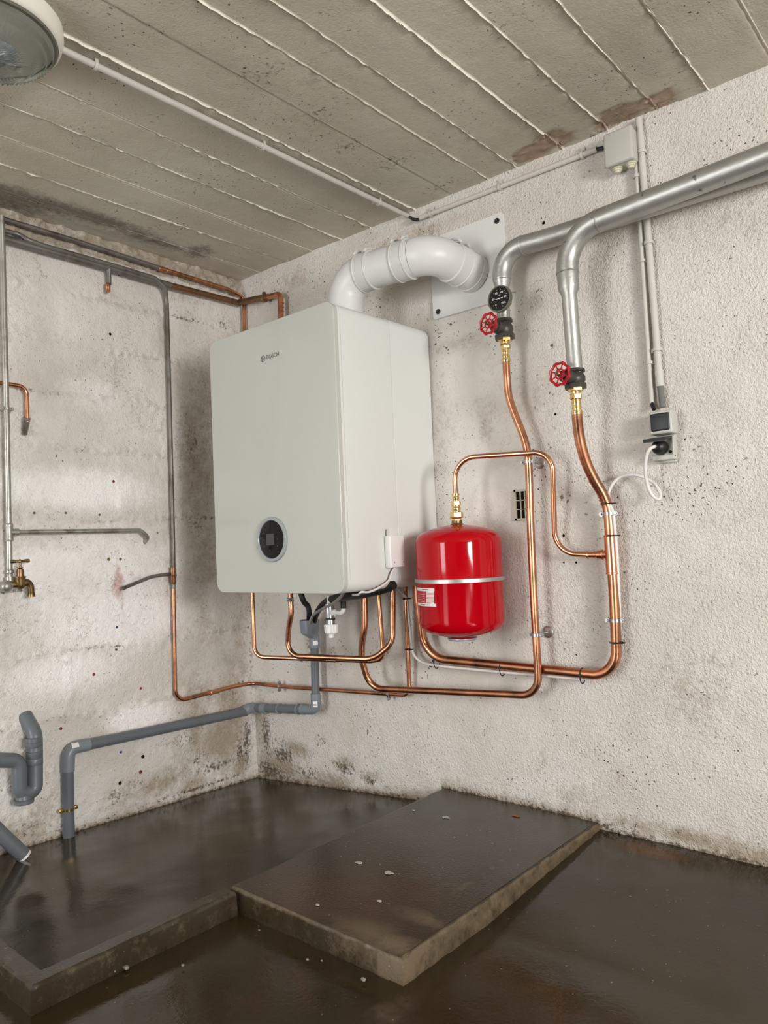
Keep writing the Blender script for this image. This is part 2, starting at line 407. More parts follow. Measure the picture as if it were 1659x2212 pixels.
BK = [(575, 1590, .04, .13, .75), (610, 1630, .09, .05, .75), (590, 1675, .2, .02, .8), (745, 1662, .05, .035, .8), (800, 1690, .07, .02, .7), (690, 1600, .05, .04, .5), (580, 1660, .12, .035, .8), (660, 1670, .10, .03, .55), (730, 1655, .04, .03, .55), (870, 1728, .1, .015, .7), (1310, 1785, .04, .015, .8), (1450, 1830, .2, .015, .7), (1600, 1860, .15, .015, .7), (600, 1600, .10, .04, .42),
      (670, 1395, .035, .04, .45), (835, 1395, .018, .02, .8), (640, 1310, .03, .05, .35), (1190, 745, .006, .006, 1.1), (1213, 1075, .012, .012, .7), (1260, 1768, .2, .008, .5), (1000, 1708, .1, .008, .5)]
BR = [(900, 505, .35, .05, .5), (1000, 740, .18, .06, .42), (1060, 780, .1, .08, .4), (1180, 1560, .06, .1, .3), (1000, 560, .2, .08, .3), (1130, 890, .06, .1, .25)]
BW = [(1060, 1090, .075, .075, .8), (1530, 700, .3, .6, .3), (1500, 1200, .3, .3, .25)]
BDp, BKp, BRp, BWp = [blobs(b_, lambda u, v: P(u, v)) for b_ in (BD, BK, BR, BW)]
def bl2(lst, a, b_, ia, ib):
    r = 0
    for (p, ru, rv, s) in lst:
        d = ((a - p[ia]) / ru) ** 2 + ((b_ - p[ib]) / rv) ** 2
        if d < 4: r = max(r, s * math.exp(-d * 1.1)) if True else r
    return r
def floor_line(x):
    return .082 * x if x < 1.0 else (.14 if x < 1.575 else .119)
PAT = P(1060, 1090)
def back_fn(x, z):
    n = fbm(x, 0, z, 2.2, 3) * 0.006 + fbm(x, 3, z, 14, 2) * 0.0018
    e = 0
    if x < 0.12: n += (0.12 - x) * 0.0
    if z < 0.3: n -= 0.010 * max(0, 1 - (z - 0.05) / 0.12) * (0.6 + 0.4 * nz(x, 1, z, 9)) if z > 0.05 else 0.010
    hole = bl2([(P(1213, 1072), .008, .008, 1), (P(1190, 748), .007, .007, 1), (P(835, 1398), .016, .018, 1), (P(1165, 1165), .004, .004, 1)], x, z, 0, 2)
    dp = math.hypot(x - PAT.x, (z - PAT.z) * .95) / .078 + .10 * nz(x, 5, z, 18)
    if dp < 1.05: n += 0.0022 * min(1, (1.05 - dp) * 12) - 0.0010 * (1 if dp < .9 else 0)
    flat = max(0, min(1, (1.52 + .12 * nz(x, 2, z, 3) - x) / .16)) * max(0, min(1, (z - .28) / .2)) * max(0, min(1, (1.95 - z) / .2))
    a = {'flat': max(flat, 1 if dp < 1 else 0), 'dirt_shade': max(bl2(BDp, x, z, 0, 2), (1.0 if x < .95 else .8) * math.exp(-max(0, z - floor_line(x)) / (.028 + .03 * max(0, nz(x, 8, z, 5)) + .02 * (x < .5)))) + 0.12 * max(0, fbm(x, 7, z, 3, 2)), 'dark': max(bl2(BKp, x, z, 0, 2), .75 * math.exp(-max(0, z - floor_line(x)) / .012)), 'rust': bl2(BRp, x, z, 0, 2), 'white': bl2(BWp, x, z, 0, 2)}
    return (x, -n * 1.0 + hole * 0.012, z), a
xs = steps(-0.01, 2.35, 0.0075) + steps(2.42, 5.2, 0.15); zs = steps(-0.08, 2.20, 0.0075)
wb = struct(put('wall_back', grid(xs, zs, back_fn, 'wall_back', None, ['flat', 'dirt_shade', 'dark', 'rust', 'white']), 'wall_back', origin=(0, 0, 0)))

# left wall (x = 0): rendered blockwork
JZ = [Q(240, v).z for v in (560, 655, 757, 862, 975, 1122, 1262, 1398, 1530, 1640)]
LD = [(480, 1600, .14, .12, .95), (350, 1690, .22, .06, .75), (420, 1560, .10, .25, .7), (500, 1560, .10, .30, .85), (350, 1760, .12, .05, .7), (60, 1800, .12, .07, .75), (200, 1800, .12, .05, .7), (420, 1700, .12, .05, .8), (520, 1650, .06, .10, .9), (440, 1350, .10, .15, .5), (520, 1400, .05, .3, .6),
      (430, 900, .10, .45, .45), (500, 900, .06, .6, .5), (420, 700, .10, .1, .35), (300, 520, .6, .035, .95), (50, 460, .4, .03, 1.0), (200, 500, .4, .03, .95), (420, 570, .3, .03, .95), (500, 600, .12, .03, .9), (420, 1000, .09, .35, .75), (400, 640, .2, .04, .4), (440, 1200, .10, .2, .6), (100, 700, .3, .1, .22), (300, 900, .15, .15, .2), (100, 1750, .10, .06, .55), (60, 920, .05, .06, .4), (60, 1340, .08, .08, .3), (365, 1250, .02, .12, .5),  # blobs beside the boiler also darken its shadow here by colour
      (250, 980, .35, .012, .35), (200, 1120, .35, .02, .35), (200, 1398, .3, .015, .35), (150, 1480, .3, .1, .22), (60, 1600, .12, .1, .3), (10, 650, .03, .3, .35), (440, 1500, .08, .15, .5), (260, 660, .3, .02, .35)]
LK = [(535, 1600, .03, .14, .75), (470, 1655, .12, .03, .65), (400, 1600, .08, .04, .45), (300, 1690, .12, .02, .5), (250, 1720, .05, .03, .55), (430, 1640, .07, .05, .5), (520, 1620, .04, .08, .6), (30, 1860, .14, .012, .9), (440, 1700, .4, .010, .7), (300, 1760, .9, .006, .6), (400, 540, .5, .008, .5), (150, 1800, .1, .015, .65), (60, 1790, .05, .03, .5), (300, 1745, .02, .02, .6), (370, 1240, .012, .03, .7), (540, 1400, .015, .5, .45), (530, 620, .02, .05, .6),
      (420, 960, .06, .10, .42), (420, 1130, .06, .06, .45), (480, 700, .05, .05, .45), (500, 1500, .05, .08, .35), (130, 1790, .03, .03, .55)]
LR = [(254, 1262, .030, .075, .62), (255, 1230, .02, .03, .5), (240, 655, .02, .006, .5), (265, 1290, .008, .05, .5), (282, 1240, .02, .02, .45)]
LW = [(200, 1250, .55, .42, .62), (180, 1060, .42, .12, .75), (250, 1340, .36, .16, .85), (110, 1230, .25, .14, .8), (300, 1550, .18, .08, .85), (400, 1590, .04, .07, .8), (150, 1450, .3, .12, .75), (200, 850, .25, .14, .5), (150, 700, .2, .1, .35)]
LDp, LKp, LRp, LWp = [blobs(b_, lambda u, v: Q(u, v)) for b_ in (LD, LK, LR, LW)]
def left_fn(y, z):
    h = fbm(0, y, z, 2.5, 3) * 0.006 + fbm(5, y, z, 16, 3) * 0.0016
    wob = nz(0, y, z, 4) * 0.02
    k = min(range(len(JZ)), key=lambda i: abs(JZ[i] - z - wob)); d = abs(JZ[k] - z - wob)
    row = sum(1 for q in JZ if q > z)
    yy = (-y + (0.2 if row % 2 else 0.0) + nz(3, y, z, 5) * 0.02) % 0.41; dv = min(yy, 0.41 - yy)
    j = max(math.exp(-(d / 0.016) ** 2), 0.6 * math.exp(-(dv / 0.014) ** 2))
    h -= 0.0028 * math.exp(-((d - 0.002 * nz(4, y, z, 60)) / 0.0035) ** 2) * max(0, .3 + nz(6, y, z, 7))
    h += j * (0.0005 + 0.007 * fbm(9, y, z, 48, 3)) + (1 - j) * 0.0040 * noise.cell(Vector((row * 7.3, math.floor((-y + (0.2 if row % 2 else 0.0)) / 0.41) * 3.1, 0.5)))
    if z > 2.085: h += 0.006 + 0.016 * fbm(7, y, z, 24, 3)
    if z < 0.16: h -= 0.012 * (1 - max(0, z) / 0.16) * (0.6 + 0.5 * nz(2, y, z, 11)) - 0.004 * fbm(4, y, z, 45, 2)
    if z > 2.12: h += 0.010 * fbm(6, y, z, 30, 2)
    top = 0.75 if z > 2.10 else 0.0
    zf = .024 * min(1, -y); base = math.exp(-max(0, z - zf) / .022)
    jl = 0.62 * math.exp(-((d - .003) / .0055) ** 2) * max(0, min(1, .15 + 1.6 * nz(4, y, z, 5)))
    a = {'dirt_shade': max(top, base * .95, bl2(LDp, y, z, 1, 2), j * 0.45 * max(0, 0.4 + nz(1, y, z, 6))) + 0.1 * max(0, fbm(8, y, z, 3, 2)), 'dark': max(jl, .7 * math.exp(-max(0, z - zf) / .010), bl2(LKp, y, z, 1, 2)), 'rust': bl2(LRp, y, z, 1, 2), 'white': bl2(LWp, y, z, 1, 2)}
    return (h, y, z), a
ys = steps(0.01, -1.55, 0.0075) + steps(-1.65, -4.9, 0.2); zs = steps(-0.08, 2.20, 0.0075)
wl = struct(put('wall_left', grid(ys, zs, left_fn, 'wall_left', None, ['dirt_shade', 'dark', 'rust', 'white']), 'wall_left', origin=(0, 0, 0)))

# ceiling: board-marked concrete, boards run towards the back wall
JX = [(0.14, .6), (0.315, 1.0), (0.47, .35), (0.635, 1.0), (0.789, 1.6), (1.0, 1.5), (1.165, .25), (1.311, .8), (1.421, 1.2), (1.58, 1.9), (1.725, 1.6), (1.87, .9), (2.01, 1.4), (2.17, .5), (2.32, 1), (2.48, .7), (2.65, 1), (2.8, .7), (2.95, 1), (3.1, .8), (3.25, 1)]
CD = [(1170, 320, .05, .05, .3), (60, 430, .07, .28, 1.0), (200, 470, .06, .3, 1.0), (330, 520, .05, .25, .8), (430, 545, .09, .08, .75), (0, 430, .12, .2, .9), (620, 570, .3, .03, .6), (760, 515, .2, .02, .5), (700, 150, .2, .2, .25), (1500, 190, .05, .05, .3)]  # the strip along the left wall is shade put into the colour
CK = [(560, 165, .10, .06, .38), (690, 250, .12, .07, .38), (745, 320, .10, .05, .4), (850, 350, .09, .05, .42), (960, 400, .12, .04, .42), (330, 260, .05, .05, .3), (640, 590, .2, .012, .6), (850, 490, .1, .008, .5), (1000, 420, .15, .008, .5), (1290, 290, .06, .015, .6), (1140, 330, .1, .02, .3), (180, 215, .06, .06, .28), (1100, 60, .2, .1, .2)]
CR = [(1150, 332, .06, .045, 1.8), (1195, 306, .055, .05, 1.8), (1340, 252, .065, .045, 1.8), (1405, 228, .07, .04, 1.8), (1300, 272, .035, .03, 1.1), (1430, 218, .04, .02, 1.0)]
CWt = [(900, 450, .5, .006, .5), (1000, 400, .4, .006, .5)]
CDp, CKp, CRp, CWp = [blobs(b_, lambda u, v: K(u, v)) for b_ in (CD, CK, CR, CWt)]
bo = [random.uniform(-0.0022, 0.0022) for _ in range(len(JX) + 1)]
def ceil_fn(x, y):
    i = sum(1 for (q, s) in JX if q < x)
    h = bo[i] + fbm(x * 3, y * 0.6, 0, 3, 2) * 0.0015 + fbm(x * 6, y * 0.5, 2, 14, 2) * 0.0007
    r = 0; wh = 0
    for (q, s) in JX:
        if abs(x - q) < 0.03:
            qx = q + 0.003 * nz(q * 9, y, 0, 6) + 0.0022 * nz(q * 9, y, 3, 38)
            amp = s * max(0.0, 0.55 + 1.1 * nz(q * 31, y, 1, 2.5) + 0.9 * nz(q * 31, y, 5, 33))
            t = math.exp(-((x - qx) / (0.0013 + 0.0008 * max(0, nz(q * 5, y, 2, 30)))) ** 2)
            r += min(amp, 1.6) * t * 0.0045; wh = max(wh, min(1.0, amp) * math.exp(-((x - qx) / 0.0018) ** 2))
            r -= 0.0022 * math.exp(-((x - qx + 0.005) / 0.003) ** 2)
    sp = bl2(CRp, x, y, 0, 1)
    sp += 0.35 * fbm(x, y, 9, 16, 2) * (1 if sp > .25 else 0)
    if sp > 0.35: r -= 0.006 * min(1, (sp - 0.35) * 5) * (0.8 + 1.1 * fbm(x, y, 0, 75, 3))
    a = {'dirt_shade': bl2(CDp, x, y, 0, 1), 'dark': bl2(CKp, x, y, 0, 1), 'rust': sp, 'white': wh * 0.9 + bl2(CWp, x, y, 0, 1)}
    return (x, y, ceil_z(x) - h - r), a
cx_ = set(np.round(steps(-0.01, 3.3, 0.016), 4))
for (q, s) in JX:
    for d in (-.012, -.009, -.007, -.0055, -.004, -.003, -.002, -.001, 0, .001, .002, .003, .004, .0055, .008): cx_.add(round(q + d, 4))
cx_ = sorted(cx_) + steps(3.4, 5.2, 0.3)
cy_ = steps(0.012, -1.75, 0.009) + steps(-1.85, -4.9, 0.25)
ce = grid(cx_, cy_, ceil_fn, 'ceiling', None, ['dirt_shade', 'dark', 'rust', 'white'])
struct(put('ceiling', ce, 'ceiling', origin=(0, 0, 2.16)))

# the other two walls, behind the camera, with daylight openings on the right and a made-up gap for the fill in front
def wall_with_holes(a0, a1, z0, z1, holes):
    """list of rectangles (a,b,za,zb) covering wall minus holes"""
    cuts = sorted(set([a0, a1] + [h[0] for h in holes] + [h[1] for h in holes])); out = []
    for i in range(len(cuts) - 1):
        a, b_ = cuts[i], cuts[i + 1]; hs = [h for h in holes if h[0] <= a and h[1] >= b_]
        if not hs: out.append((a, b_, z0, z1)); continue
        zc = z0
        for h in sorted(hs, key=lambda q: q[2]):
            if h[2] > zc: out.append((a, b_, zc, h[2]))
            zc = h[3]
        if zc < z1: out.append((a, b_, zc, z1))
    return out
def plain_wall(name, rects, mk):
    q = MB()
    for r in rects: q.box(*mk(*r))
    return struct(put(name, q.mesh(), 'plain_wall', smooth=False))
M['plain_wall'] = mat('plain_wall', (0.42, 0.40, 0.37), 0.85, 0, 0.06, 5)
plain_wall('wall_right', wall_with_holes(-4.9, 0.0, 0.0, 2.14, [(-2.08, -1.42, 0.92, 1.92), (-2.82, -2.18, 0.08, 1.82)]), lambda a, b_, c, d: ((5.0, a, c), (5.08, b_, d)))
plain_wall('wall_front', wall_with_holes(0.0, 5.0, 0.0, 2.14, [(0.3, 1.3, 0.2, 2.05)]), lambda a, b_, c, d: ((a, -4.88, c), (b_, -4.8, d)))  # gap invented to let the added fill through

# floor: outer wet floor
def floor_fn(x, y):
    z = 0.083 + 0.036 * max(0, min(1, (y + 0.6) / 0.6)) - 0.012 * max(0, min(1, (-y - 1.4) / 1)) + 0.006 * max(0, min(1, (1.3 - x))) * max(0, min(1, (-y - 0.9) / 0.4))
    z += fbm(x, y, 0, 1.8, 2) * 0.0022 + fbm(x, y, 4, 9, 2) * 0.0007
    d = 0.0
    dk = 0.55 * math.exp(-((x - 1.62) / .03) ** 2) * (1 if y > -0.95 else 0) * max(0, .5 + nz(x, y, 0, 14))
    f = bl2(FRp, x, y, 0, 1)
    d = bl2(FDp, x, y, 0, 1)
    return (x, y, z), {'dirt_shade': d, 'dark': max(dk, bl2(FKp, x, y, 0, 1)), 'rust': f, 'white': 0}
FRp = blobs([(1400, 1850, .14, .05, .7), (1180, 2120, .3, .2, .3), (500, 2150, .2, .15, .3), (1500, 2050, .3, .25, .3)], lambda u, v: Z(u, v, .1))
FDp = blobs([(840, 2170, .05, .06, .55), (870, 2150, .04, .04, .5), (720, 2100, .05, .03, .35)], lambda u, v: Z(u, v, .1))
FKp = blobs([(620, 2060, .2, .05, .5), (1430, 1960, .08, .03, .5), (1300, 1950, .05, .02, .5)], lambda u, v: Z(u, v, .1))
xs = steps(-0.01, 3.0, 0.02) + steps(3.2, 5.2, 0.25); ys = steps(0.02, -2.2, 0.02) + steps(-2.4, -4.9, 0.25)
fl_me = grid(xs, ys, floor_fn, 'floor', None, ['dirt_shade', 'dark', 'rust', 'white'])
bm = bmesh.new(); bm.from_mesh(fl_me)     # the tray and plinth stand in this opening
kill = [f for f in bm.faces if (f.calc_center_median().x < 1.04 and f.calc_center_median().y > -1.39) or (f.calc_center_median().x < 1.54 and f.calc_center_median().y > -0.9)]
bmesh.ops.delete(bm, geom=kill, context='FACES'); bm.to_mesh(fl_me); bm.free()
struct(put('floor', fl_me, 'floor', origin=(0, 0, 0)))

# concrete plinth (raised slab) against the back wall
TZ = 0.14
SLX0, SLX1 = 1.018, 1.572; SLY0 = -0.905
def rough_block(outline, z0, z1, step=0.012, amp=0.003, topfn=None, seed=0, attrfn=None, inset=0.012):
    """vertical-sided block with worn arrises; outline = CCW list of (x,y)"""
    pts = []
    n = len(outline)
    for i in range(n):
        a = Vector(outline[i]); c = Vector(outline[(i + 1) % n]); k = max(1, int((c - a).length / step))
        for j in range(k): pts.append(a.lerp(c, j / k))
    cen = sum(pts, Vector((0, 0))) / len(pts)
    # rings: bottom, ..., top edge, inset ring
    m_ = len(pts); rings = []
    nor = []
    for i in range(m_):
        t = (pts[(i + 1) % m_] - pts[i - 1]).normalized(); nor.append(Vector((t.y, -t.x)))
    levels = [(z0, 0), (z0 + (z1 - z0) * .33, 0), (z0 + (z1 - z0) * .6, 0), (z1 - .012, 0), (z1 - .004, -.002), (z1, -.007)]
    vs = []; fs = []
    for (z, off) in levels:
        for i, p in enumerate(pts):
            r = amp * fbm(p.x, p.y, z + seed, 22, 3) - (0.004 * max(0, nz(p.x, p.y, z + seed, 35)) if z > z1 - .015 else 0)
            q = p + nor[i] * (off + r); vs.append((q.x, q.y, z + (0.0012 * nz(p.x, p.y, seed, 20) if z1 - .005 < z < z1 else 0)))
    L_ = len(levels)
    for k in range(L_ - 1):
        for i in range(m_):
            j = (i + 1) % m_; fs.append((k * m_ + i, k * m_ + j, (k + 1) * m_ + j, (k + 1) * m_ + i))
    fs.append(tuple((L_ - 1) * m_ + i for i in range(m_)))
    q = MB(); q.add(vs, fs); me = q.mesh()
    me['top_flat'] = 1
    for k in ('dirt_shade', 'dark', 'rust', 'white'):
        a = me.attributes.new(k, 'FLOAT', 'POINT')
    vals = [attrfn(v.co) if attrfn else {} for v in me.vertices]
    for k in ('dirt_shade', 'dark', 'rust', 'white'):
        me.attributes[k].data.foreach_set('value', [v_.get(k, 0.0) for v_ in vals])
    return me
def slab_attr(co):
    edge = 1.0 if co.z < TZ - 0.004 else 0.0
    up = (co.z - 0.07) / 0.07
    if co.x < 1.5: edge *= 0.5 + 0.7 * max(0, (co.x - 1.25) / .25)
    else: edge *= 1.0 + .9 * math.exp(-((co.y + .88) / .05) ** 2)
    return {'dirt_shade': 0.50 * edge * (0.5 + 0.5 * up) + (0.22 if co.x > 1.5 and co.z < TZ - .004 else 0), 'dark': 0.42 * (1 - up) if co.z < TZ - .004 else 0, **({'dirt_shade': .62} if co.z >= TZ - .006 and (co.x < 1.06 or co.y < -.87) else {})}
slab_t = thing('concrete_plinth', 'wide raised wet concrete slab on the floor, against the white wall below the red tank', 'plinth', (1.3, -0.45, 0.0))
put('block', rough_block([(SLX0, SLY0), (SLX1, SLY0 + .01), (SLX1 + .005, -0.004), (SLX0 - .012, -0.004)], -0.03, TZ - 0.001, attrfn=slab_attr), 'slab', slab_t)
# wet top skin of the plinth as fine grid
SDp = blobs([(790, 2005, .13, .05, .85), (900, 1978, .09, .035, .7), (840, 2035, .10, .05, .85), (730, 2015, .08, .03, .7), (1000, 1915, .02, .2, .4), (650, 2000, .1, .02, .3)], lambda u, v: Z(u, v, TZ))
SRp = blobs([(700, 1930, .35, .16, .75), (900, 1930, .15, .12, .7), (1120, 1760, .02, .01, .8)], lambda u, v: Z(u, v, TZ))
SKp = blobs([(1000, 1720, .2, .02, .5), (700, 1990, .1, .02, .3), (960, 2010, .015, .1, .35)], lambda u, v: Z(u, v, TZ))
def top_fn(x, y):
    ed = .42 * (1 if x < SLX0 + .010 else 0) + (.3 if y < SLY0 + .02 else 0)
    return (x, y, TZ - .0004 + 0.0004 * fbm(x, y, 0, 7, 2)), {'dirt_shade': max(ed, bl2(SDp, x, y, 0, 1)), 'dark': bl2(SKp, x, y, 0, 1), 'rust': bl2(SRp, x, y, 0, 1), 'white': 0}
put('slab_top', grid(steps(SLX0 + .004, SLX1 - .006, .008), steps(-0.006, SLY0 + .008, .01), top_fn, 'slab_top', None, ['dirt_shade', 'dark', 'rust', 'white']), 'slab', slab_t)
for (u, v, rx, ry, mt) in ((840, 1885, .012, .008, 'fleck'), (775, 1863, .009, .006, 'fleck'), (963, 1765, .011, .008, 'fleck'), (820, 1946, .006, .004, 'fleck'), (686, 1954, .005, .003, 'fleck'), (1115, 1762, .013, .005, 'fleck_rust'), (893, 1750, .005, .003, 'fleck')):
    c = Z(u, v, TZ + .0022); n = 14
    pl = [(c.x + rx * (1 + .3 * math.sin(3 * k + u)) * math.cos(2 * PI * k / n), c.y + ry * (1 + .25 * math.cos(5 * k + v)) * math.sin(2 * PI * k / n), c.z - .0012) for k in range(n)]
    put('paint_fleck', MB().prism(pl, (0, 0, .0016)).mesh(), mt, slab_t, smooth=False)

# shallow tray left of the plinth: sloping basin floor and curb
def tray_z(x, y):
    t = min(1, max(0, -y) / 1.0); q = min(1, max(0, x) / 1.0)
    return 0.024 * t * (1 - q) + q * (0.080 + 0.040 * t)
TRp = blobs([(400, 1790, .15, .06, .35), (650, 1740, .2, .1, .3), (30, 1890, .1, .08, .4)], lambda u, v: Z(u, v, .06))
TKp = blobs([(320, 1912, .05, .03, .55), (60, 1890, .08, .05, .75), (560, 1700, .2, .03, .5), (60, 2030, .05, .06, .6), (140, 1870, .03, .05, .5), (860, 1735, .2, .03, .5)], lambda u, v: Z(u, v, .06))
TDp = blobs([(140, 1870, .06, .05, .3), (100, 1850, .1, .02, .4)], lambda u, v: Z(u, v, .06))
def tray_fn(x, y):
    return (x, y, tray_z(x, y) + 0.0012 * fbm(x, y, 2, 6, 2)), {'dirt_shade': bl2(TDp, x, y, 0, 1), 'dark': bl2(TKp, x, y, 0, 1), 'rust': bl2(TRp, x, y, 0, 1), 'white': 0}
tray_t = thing('concrete_tray', 'shallow wet concrete tray on the floor in the corner, left of the raised slab', 'tray', (0.5, -0.7, 0.0))
put('basin_floor', grid(steps(-0.005, 1.016, .014), steps(0.004, -1.40, .014), tray_fn, 'basin', None, ['dirt_shade', 'dark', 'rust', 'white']), 'tray', tray_t)
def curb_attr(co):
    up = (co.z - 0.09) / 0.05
    return {'dirt_shade': (0.22 if co.z < TZ - .002 else 0.20), 'dark': 0.3 * (1 - up) if co.z < TZ - .01 else 0.1}
put('curb', rough_block([(1.055, -1.412), (1.055, -0.912), (1.008, -0.915), (1.005, -1.367), (-0.002, -1.36), (-0.002, -1.43)][::1][::-1][::-1], 0.0, TZ, attrfn=curb_attr, seed=5, amp=0.002), 'slab', tray_t)

# pebbles and crumbs at the foot of the curb
for (u, v, r, lb) in ((272, 2090, .0055, 'largest stone crumb, on the wet floor beside the tray curb'), (248, 2098, .0022, 'tiny crumb just left of the largest stone crumb by the curb'), (395, 2085, .003, 'stone crumb alone on the wet floor, well right of the curb'),
                      (664, 2072, .003, 'left one of two stone crumbs below the slab front'), (695, 2075, .0024, 'right one of two stone crumbs below the slab front'), (560, 2009, .002, 'stone crumb nearest the inner corner of curb and slab'), (785, 2115, .0045, 'stone crumb nearest the front corner of the slab')):
    c = Z(u, v, .092); bm = bmesh.new(); bmesh.ops.create_icosphere(bm, subdivisions=2, radius=r)
    for q in bm.verts: q.co = Vector((q.co.x * 1.4, q.co.y, q.co.z * .7)) * (1 + .35 * noise.noise(q.co * 300 + Vector((u, 0, 0)))) + c
    me = MB().bmadd(bm).mesh(); o = put('pebble', me, 'stone')
    tag(o, lb, 'pebble', 'stone crumbs at the foot of the curb and slab')

# wall plugs and drill holes in the left wall
for (u, v, r, mt, nm) in ((245, 1040, .007, 'plug_red', 'wall_plug'), (253, 1355, .006, 'plug_blue', 'wall_plug'), (203, 1457, .007, 'plug_red', 'wall_plug'), (305, 1487, .006, 'plug_red', 'wall_plug'), (132, 1574, .007, 'plug_red', 'wall_plug'),
                          (262, 1625, .006, 'plug_blue', 'wall_plug'), (310, 1635, .009, 'hole', 'drill_hole'), (305, 1668, .009, 'plug_red', 'wall_plug'), (260, 1692, .009, 'hole', 'drill_hole'), (237, 722, .007, 'hole', 'drill_hole'), (252, 1403, .007, 'hole_grey', 'drill_hole'),
                          (74, 1108, .006, 'hole_grey', 'drill_hole'), (142, 1108, .006, 'hole_grey', 'drill_hole'), (215, 1112, .006, 'hole_grey', 'drill_hole'), (339, 1151, .005, 'hole_grey', 'drill_hole'), (234, 1208, .008, 'brass_old', 'wall_plug'), (259, 1208, .007, 'brass_old', 'wall_plug')):
    c = Q(u, v); hx = left_fn(c.y, c.z)[0][0]
    r *= .8; q = MB(); q.lathe((hx - .006, c.y, c.z), (1, 0, 0), [(0, r * .9), (.0065, r), (.0078, r * .8), (.0080, 0)], 9)
    put(nm, q.mesh(), mt, wl)
for (u, v, r) in ((1165, 1164, .006), (1213, 1072, .007), (1190, 748, .009), (1175, 482, .007), (1219, 1157, .006), (1246, 1215, .005), (1219, 1215, .004), (1201, 895, .005)):
    c = P(u, v); hy = back_fn(c.x, c.z)[0][1]
    r *= .75; q = MB(); q.lathe((c.x, hy + .006, c.z), (0, -1, 0), [(0, r), (.0066, r), (.0075, r * .7), (.0076, 0)], 7)
    put('drill_hole', q.mesh(), 'hole', wb)
#@@OBJECTS
# ================================================================== BOILER
BX0, BX1, BZ0, BZ1, BYF = 0.405, 1.035, 0.835, 1.727, -0.472
boiler = thing('wall_boiler', 'large white wall-hung gas boiler with round black display, mounted in the corner', 'boiler', ((BX0 + BX1) / 2, -0.005, BZ0))
bcx, bcz, bw, bh = (BX0 + BX1) / 2, (BZ0 + BZ1) / 2, BX1 - BX0, BZ1 - BZ0
def slab_xz(y0, y1, inset, r, bev=0.0):
    """rounded slab between y0 (back) and y1 (front), front arris rolled by bev"""
    q = MB(); prof = [(y0, 0.0)]
    if bev:
        for k in range(5): a = PI / 2 * k / 4; prof.append((y1 + bev - bev * math.sin(a), bev - bev * math.cos(a)))
    else: prof.append((y1, 0))
    rings = []; vs = []
    for (y, ins) in prof:
        o = rrect(bcx, bcz, bw - 2 * (inset + ins), bh - 2 * (inset + ins), max(0.002, r - ins)); vs += [(x, y, z) for x, z in o]
    n = len(o); fs = []
    for k in range(len(prof) - 1):
        for i in range(n): j = (i + 1) % n; fs.append((k * n + i, k * n + j, (k + 1) * n + j, (k + 1) * n + i))
    fs.append(tuple(range(n))); fs.append(tuple((len(prof) - 1) * n + i for i in range(n)))
    return q.add(vs, fs).mesh()
put('back_casing', slab_xz(-0.006, -0.2120, 0.0, .036, .003), 'boiler', boiler)
put('front_casing', slab_xz(-0.2135, -0.4545, 0.0012, .036, .0025), 'boiler', boiler)
fp = put('front_panel', slab_xz(-0.4550, BYF, 0.0006, .036, .0022), 'glass_front', boiler); fp['label'] = 'pale green-grey glass front'
# thin seam strip down the casing side next to the panel
q = MB(); q.tube([(BX1 + .0004, -0.445, BZ0 + .04), (BX1 + .0004, -0.445, BZ1 - .04)], .0007, 6); put('casing_seam', q.mesh(), 'boiler', boiler)
# display
dc = Vector((.7165, BYF, 1.0105))
q = MB(); q.lathe(dc + Vector((0, .002, 0)), (0, -1, 0), [(0, .0735), (.008, .0735), (.0105, .071), (.0105, .0635), (.007, .0615), (.0, .0615)], 56, cap=False)
ring = put('display_ring', q.mesh(), 'ring_grey', boiler)
q = MB(); q.lathe(dc + Vector((0, .002, 0)), (0, -1, 0), [(0, .0617), (.0075, .0617), (.0085, .059)], 56)
disp = put('display', q.mesh(), 'black_gloss', boiler)
q = MB(); q.box((dc.x - .024, BYF - .0072, dc.z - .018), (dc.x + .014, BYF - .0062, dc.z + .019)); put('screen', q.mesh(), 'lcd', disp, smooth=False)
for (dx, dz) in ((-.036, .022), (-.036, .0), (.03, -.022), (.03, .0), (-.036, -.022), (-.01, -.036)):
    q = MB(); q.lathe((dc.x + dx, BYF - .0060, dc.z + dz), (0, -1, 0), [(0, .0022), (.0009, .0022)], 12); put('touch_symbol', q.mesh(), 'lcd', disp, smooth=False)
# maker's mark and lettering on the panel
lo_c = Vector((.7005, BYF - .0004, 1.610))
q = MB()
q.tube([(lo_c.x + .0105 * math.cos(a), lo_c.y, lo_c.z + .0105 * math.sin(a)) for a in np.linspace(0, 2 * PI, 33)[:-1]], .0007, 6, closed=True)
for s in (-1, 1):
    q.tube([(lo_c.x + s * .0048, lo_c.y, lo_c.z - .0085), (lo_c.x + s * .0048, lo_c.y, lo_c.z + .0085)], .0009, 6)
    q.tube([(lo_c.x + s * .0092, lo_c.y, lo_c.z + .005), (lo_c.x + s * .0048, lo_c.y, lo_c.z + .002)], .0007, 6)
q.box((lo_c.x - .0048, lo_c.y - .0006, lo_c.z - .0014), (lo_c.x + .0048, lo_c.y + .0005, lo_c.z + .0014))
put('maker_emblem', q.mesh(), 'ink', boiler, smooth=False)
put('maker_lettering', text_mesh('BOSCH', .0195, frame(Vector((.7175, BYF - .0003, 1.6105)), (1, 0, 0), (0, 0, 1)), align='LEFT'), 'ink', boiler, smooth=False)
# under-casing sockets
for (u, v, y) in ((546, 1290, -.30), (627, 1290, -.31)):
    p = P(u, v, y); q = MB(); q.lathe((p.x, p.y, BZ0 - .012), (0, 0, 1), [(0, .012), (.004, .013), (.02, .013)], 20); put('pipe_socket', q.mesh(), 'steel', boiler)

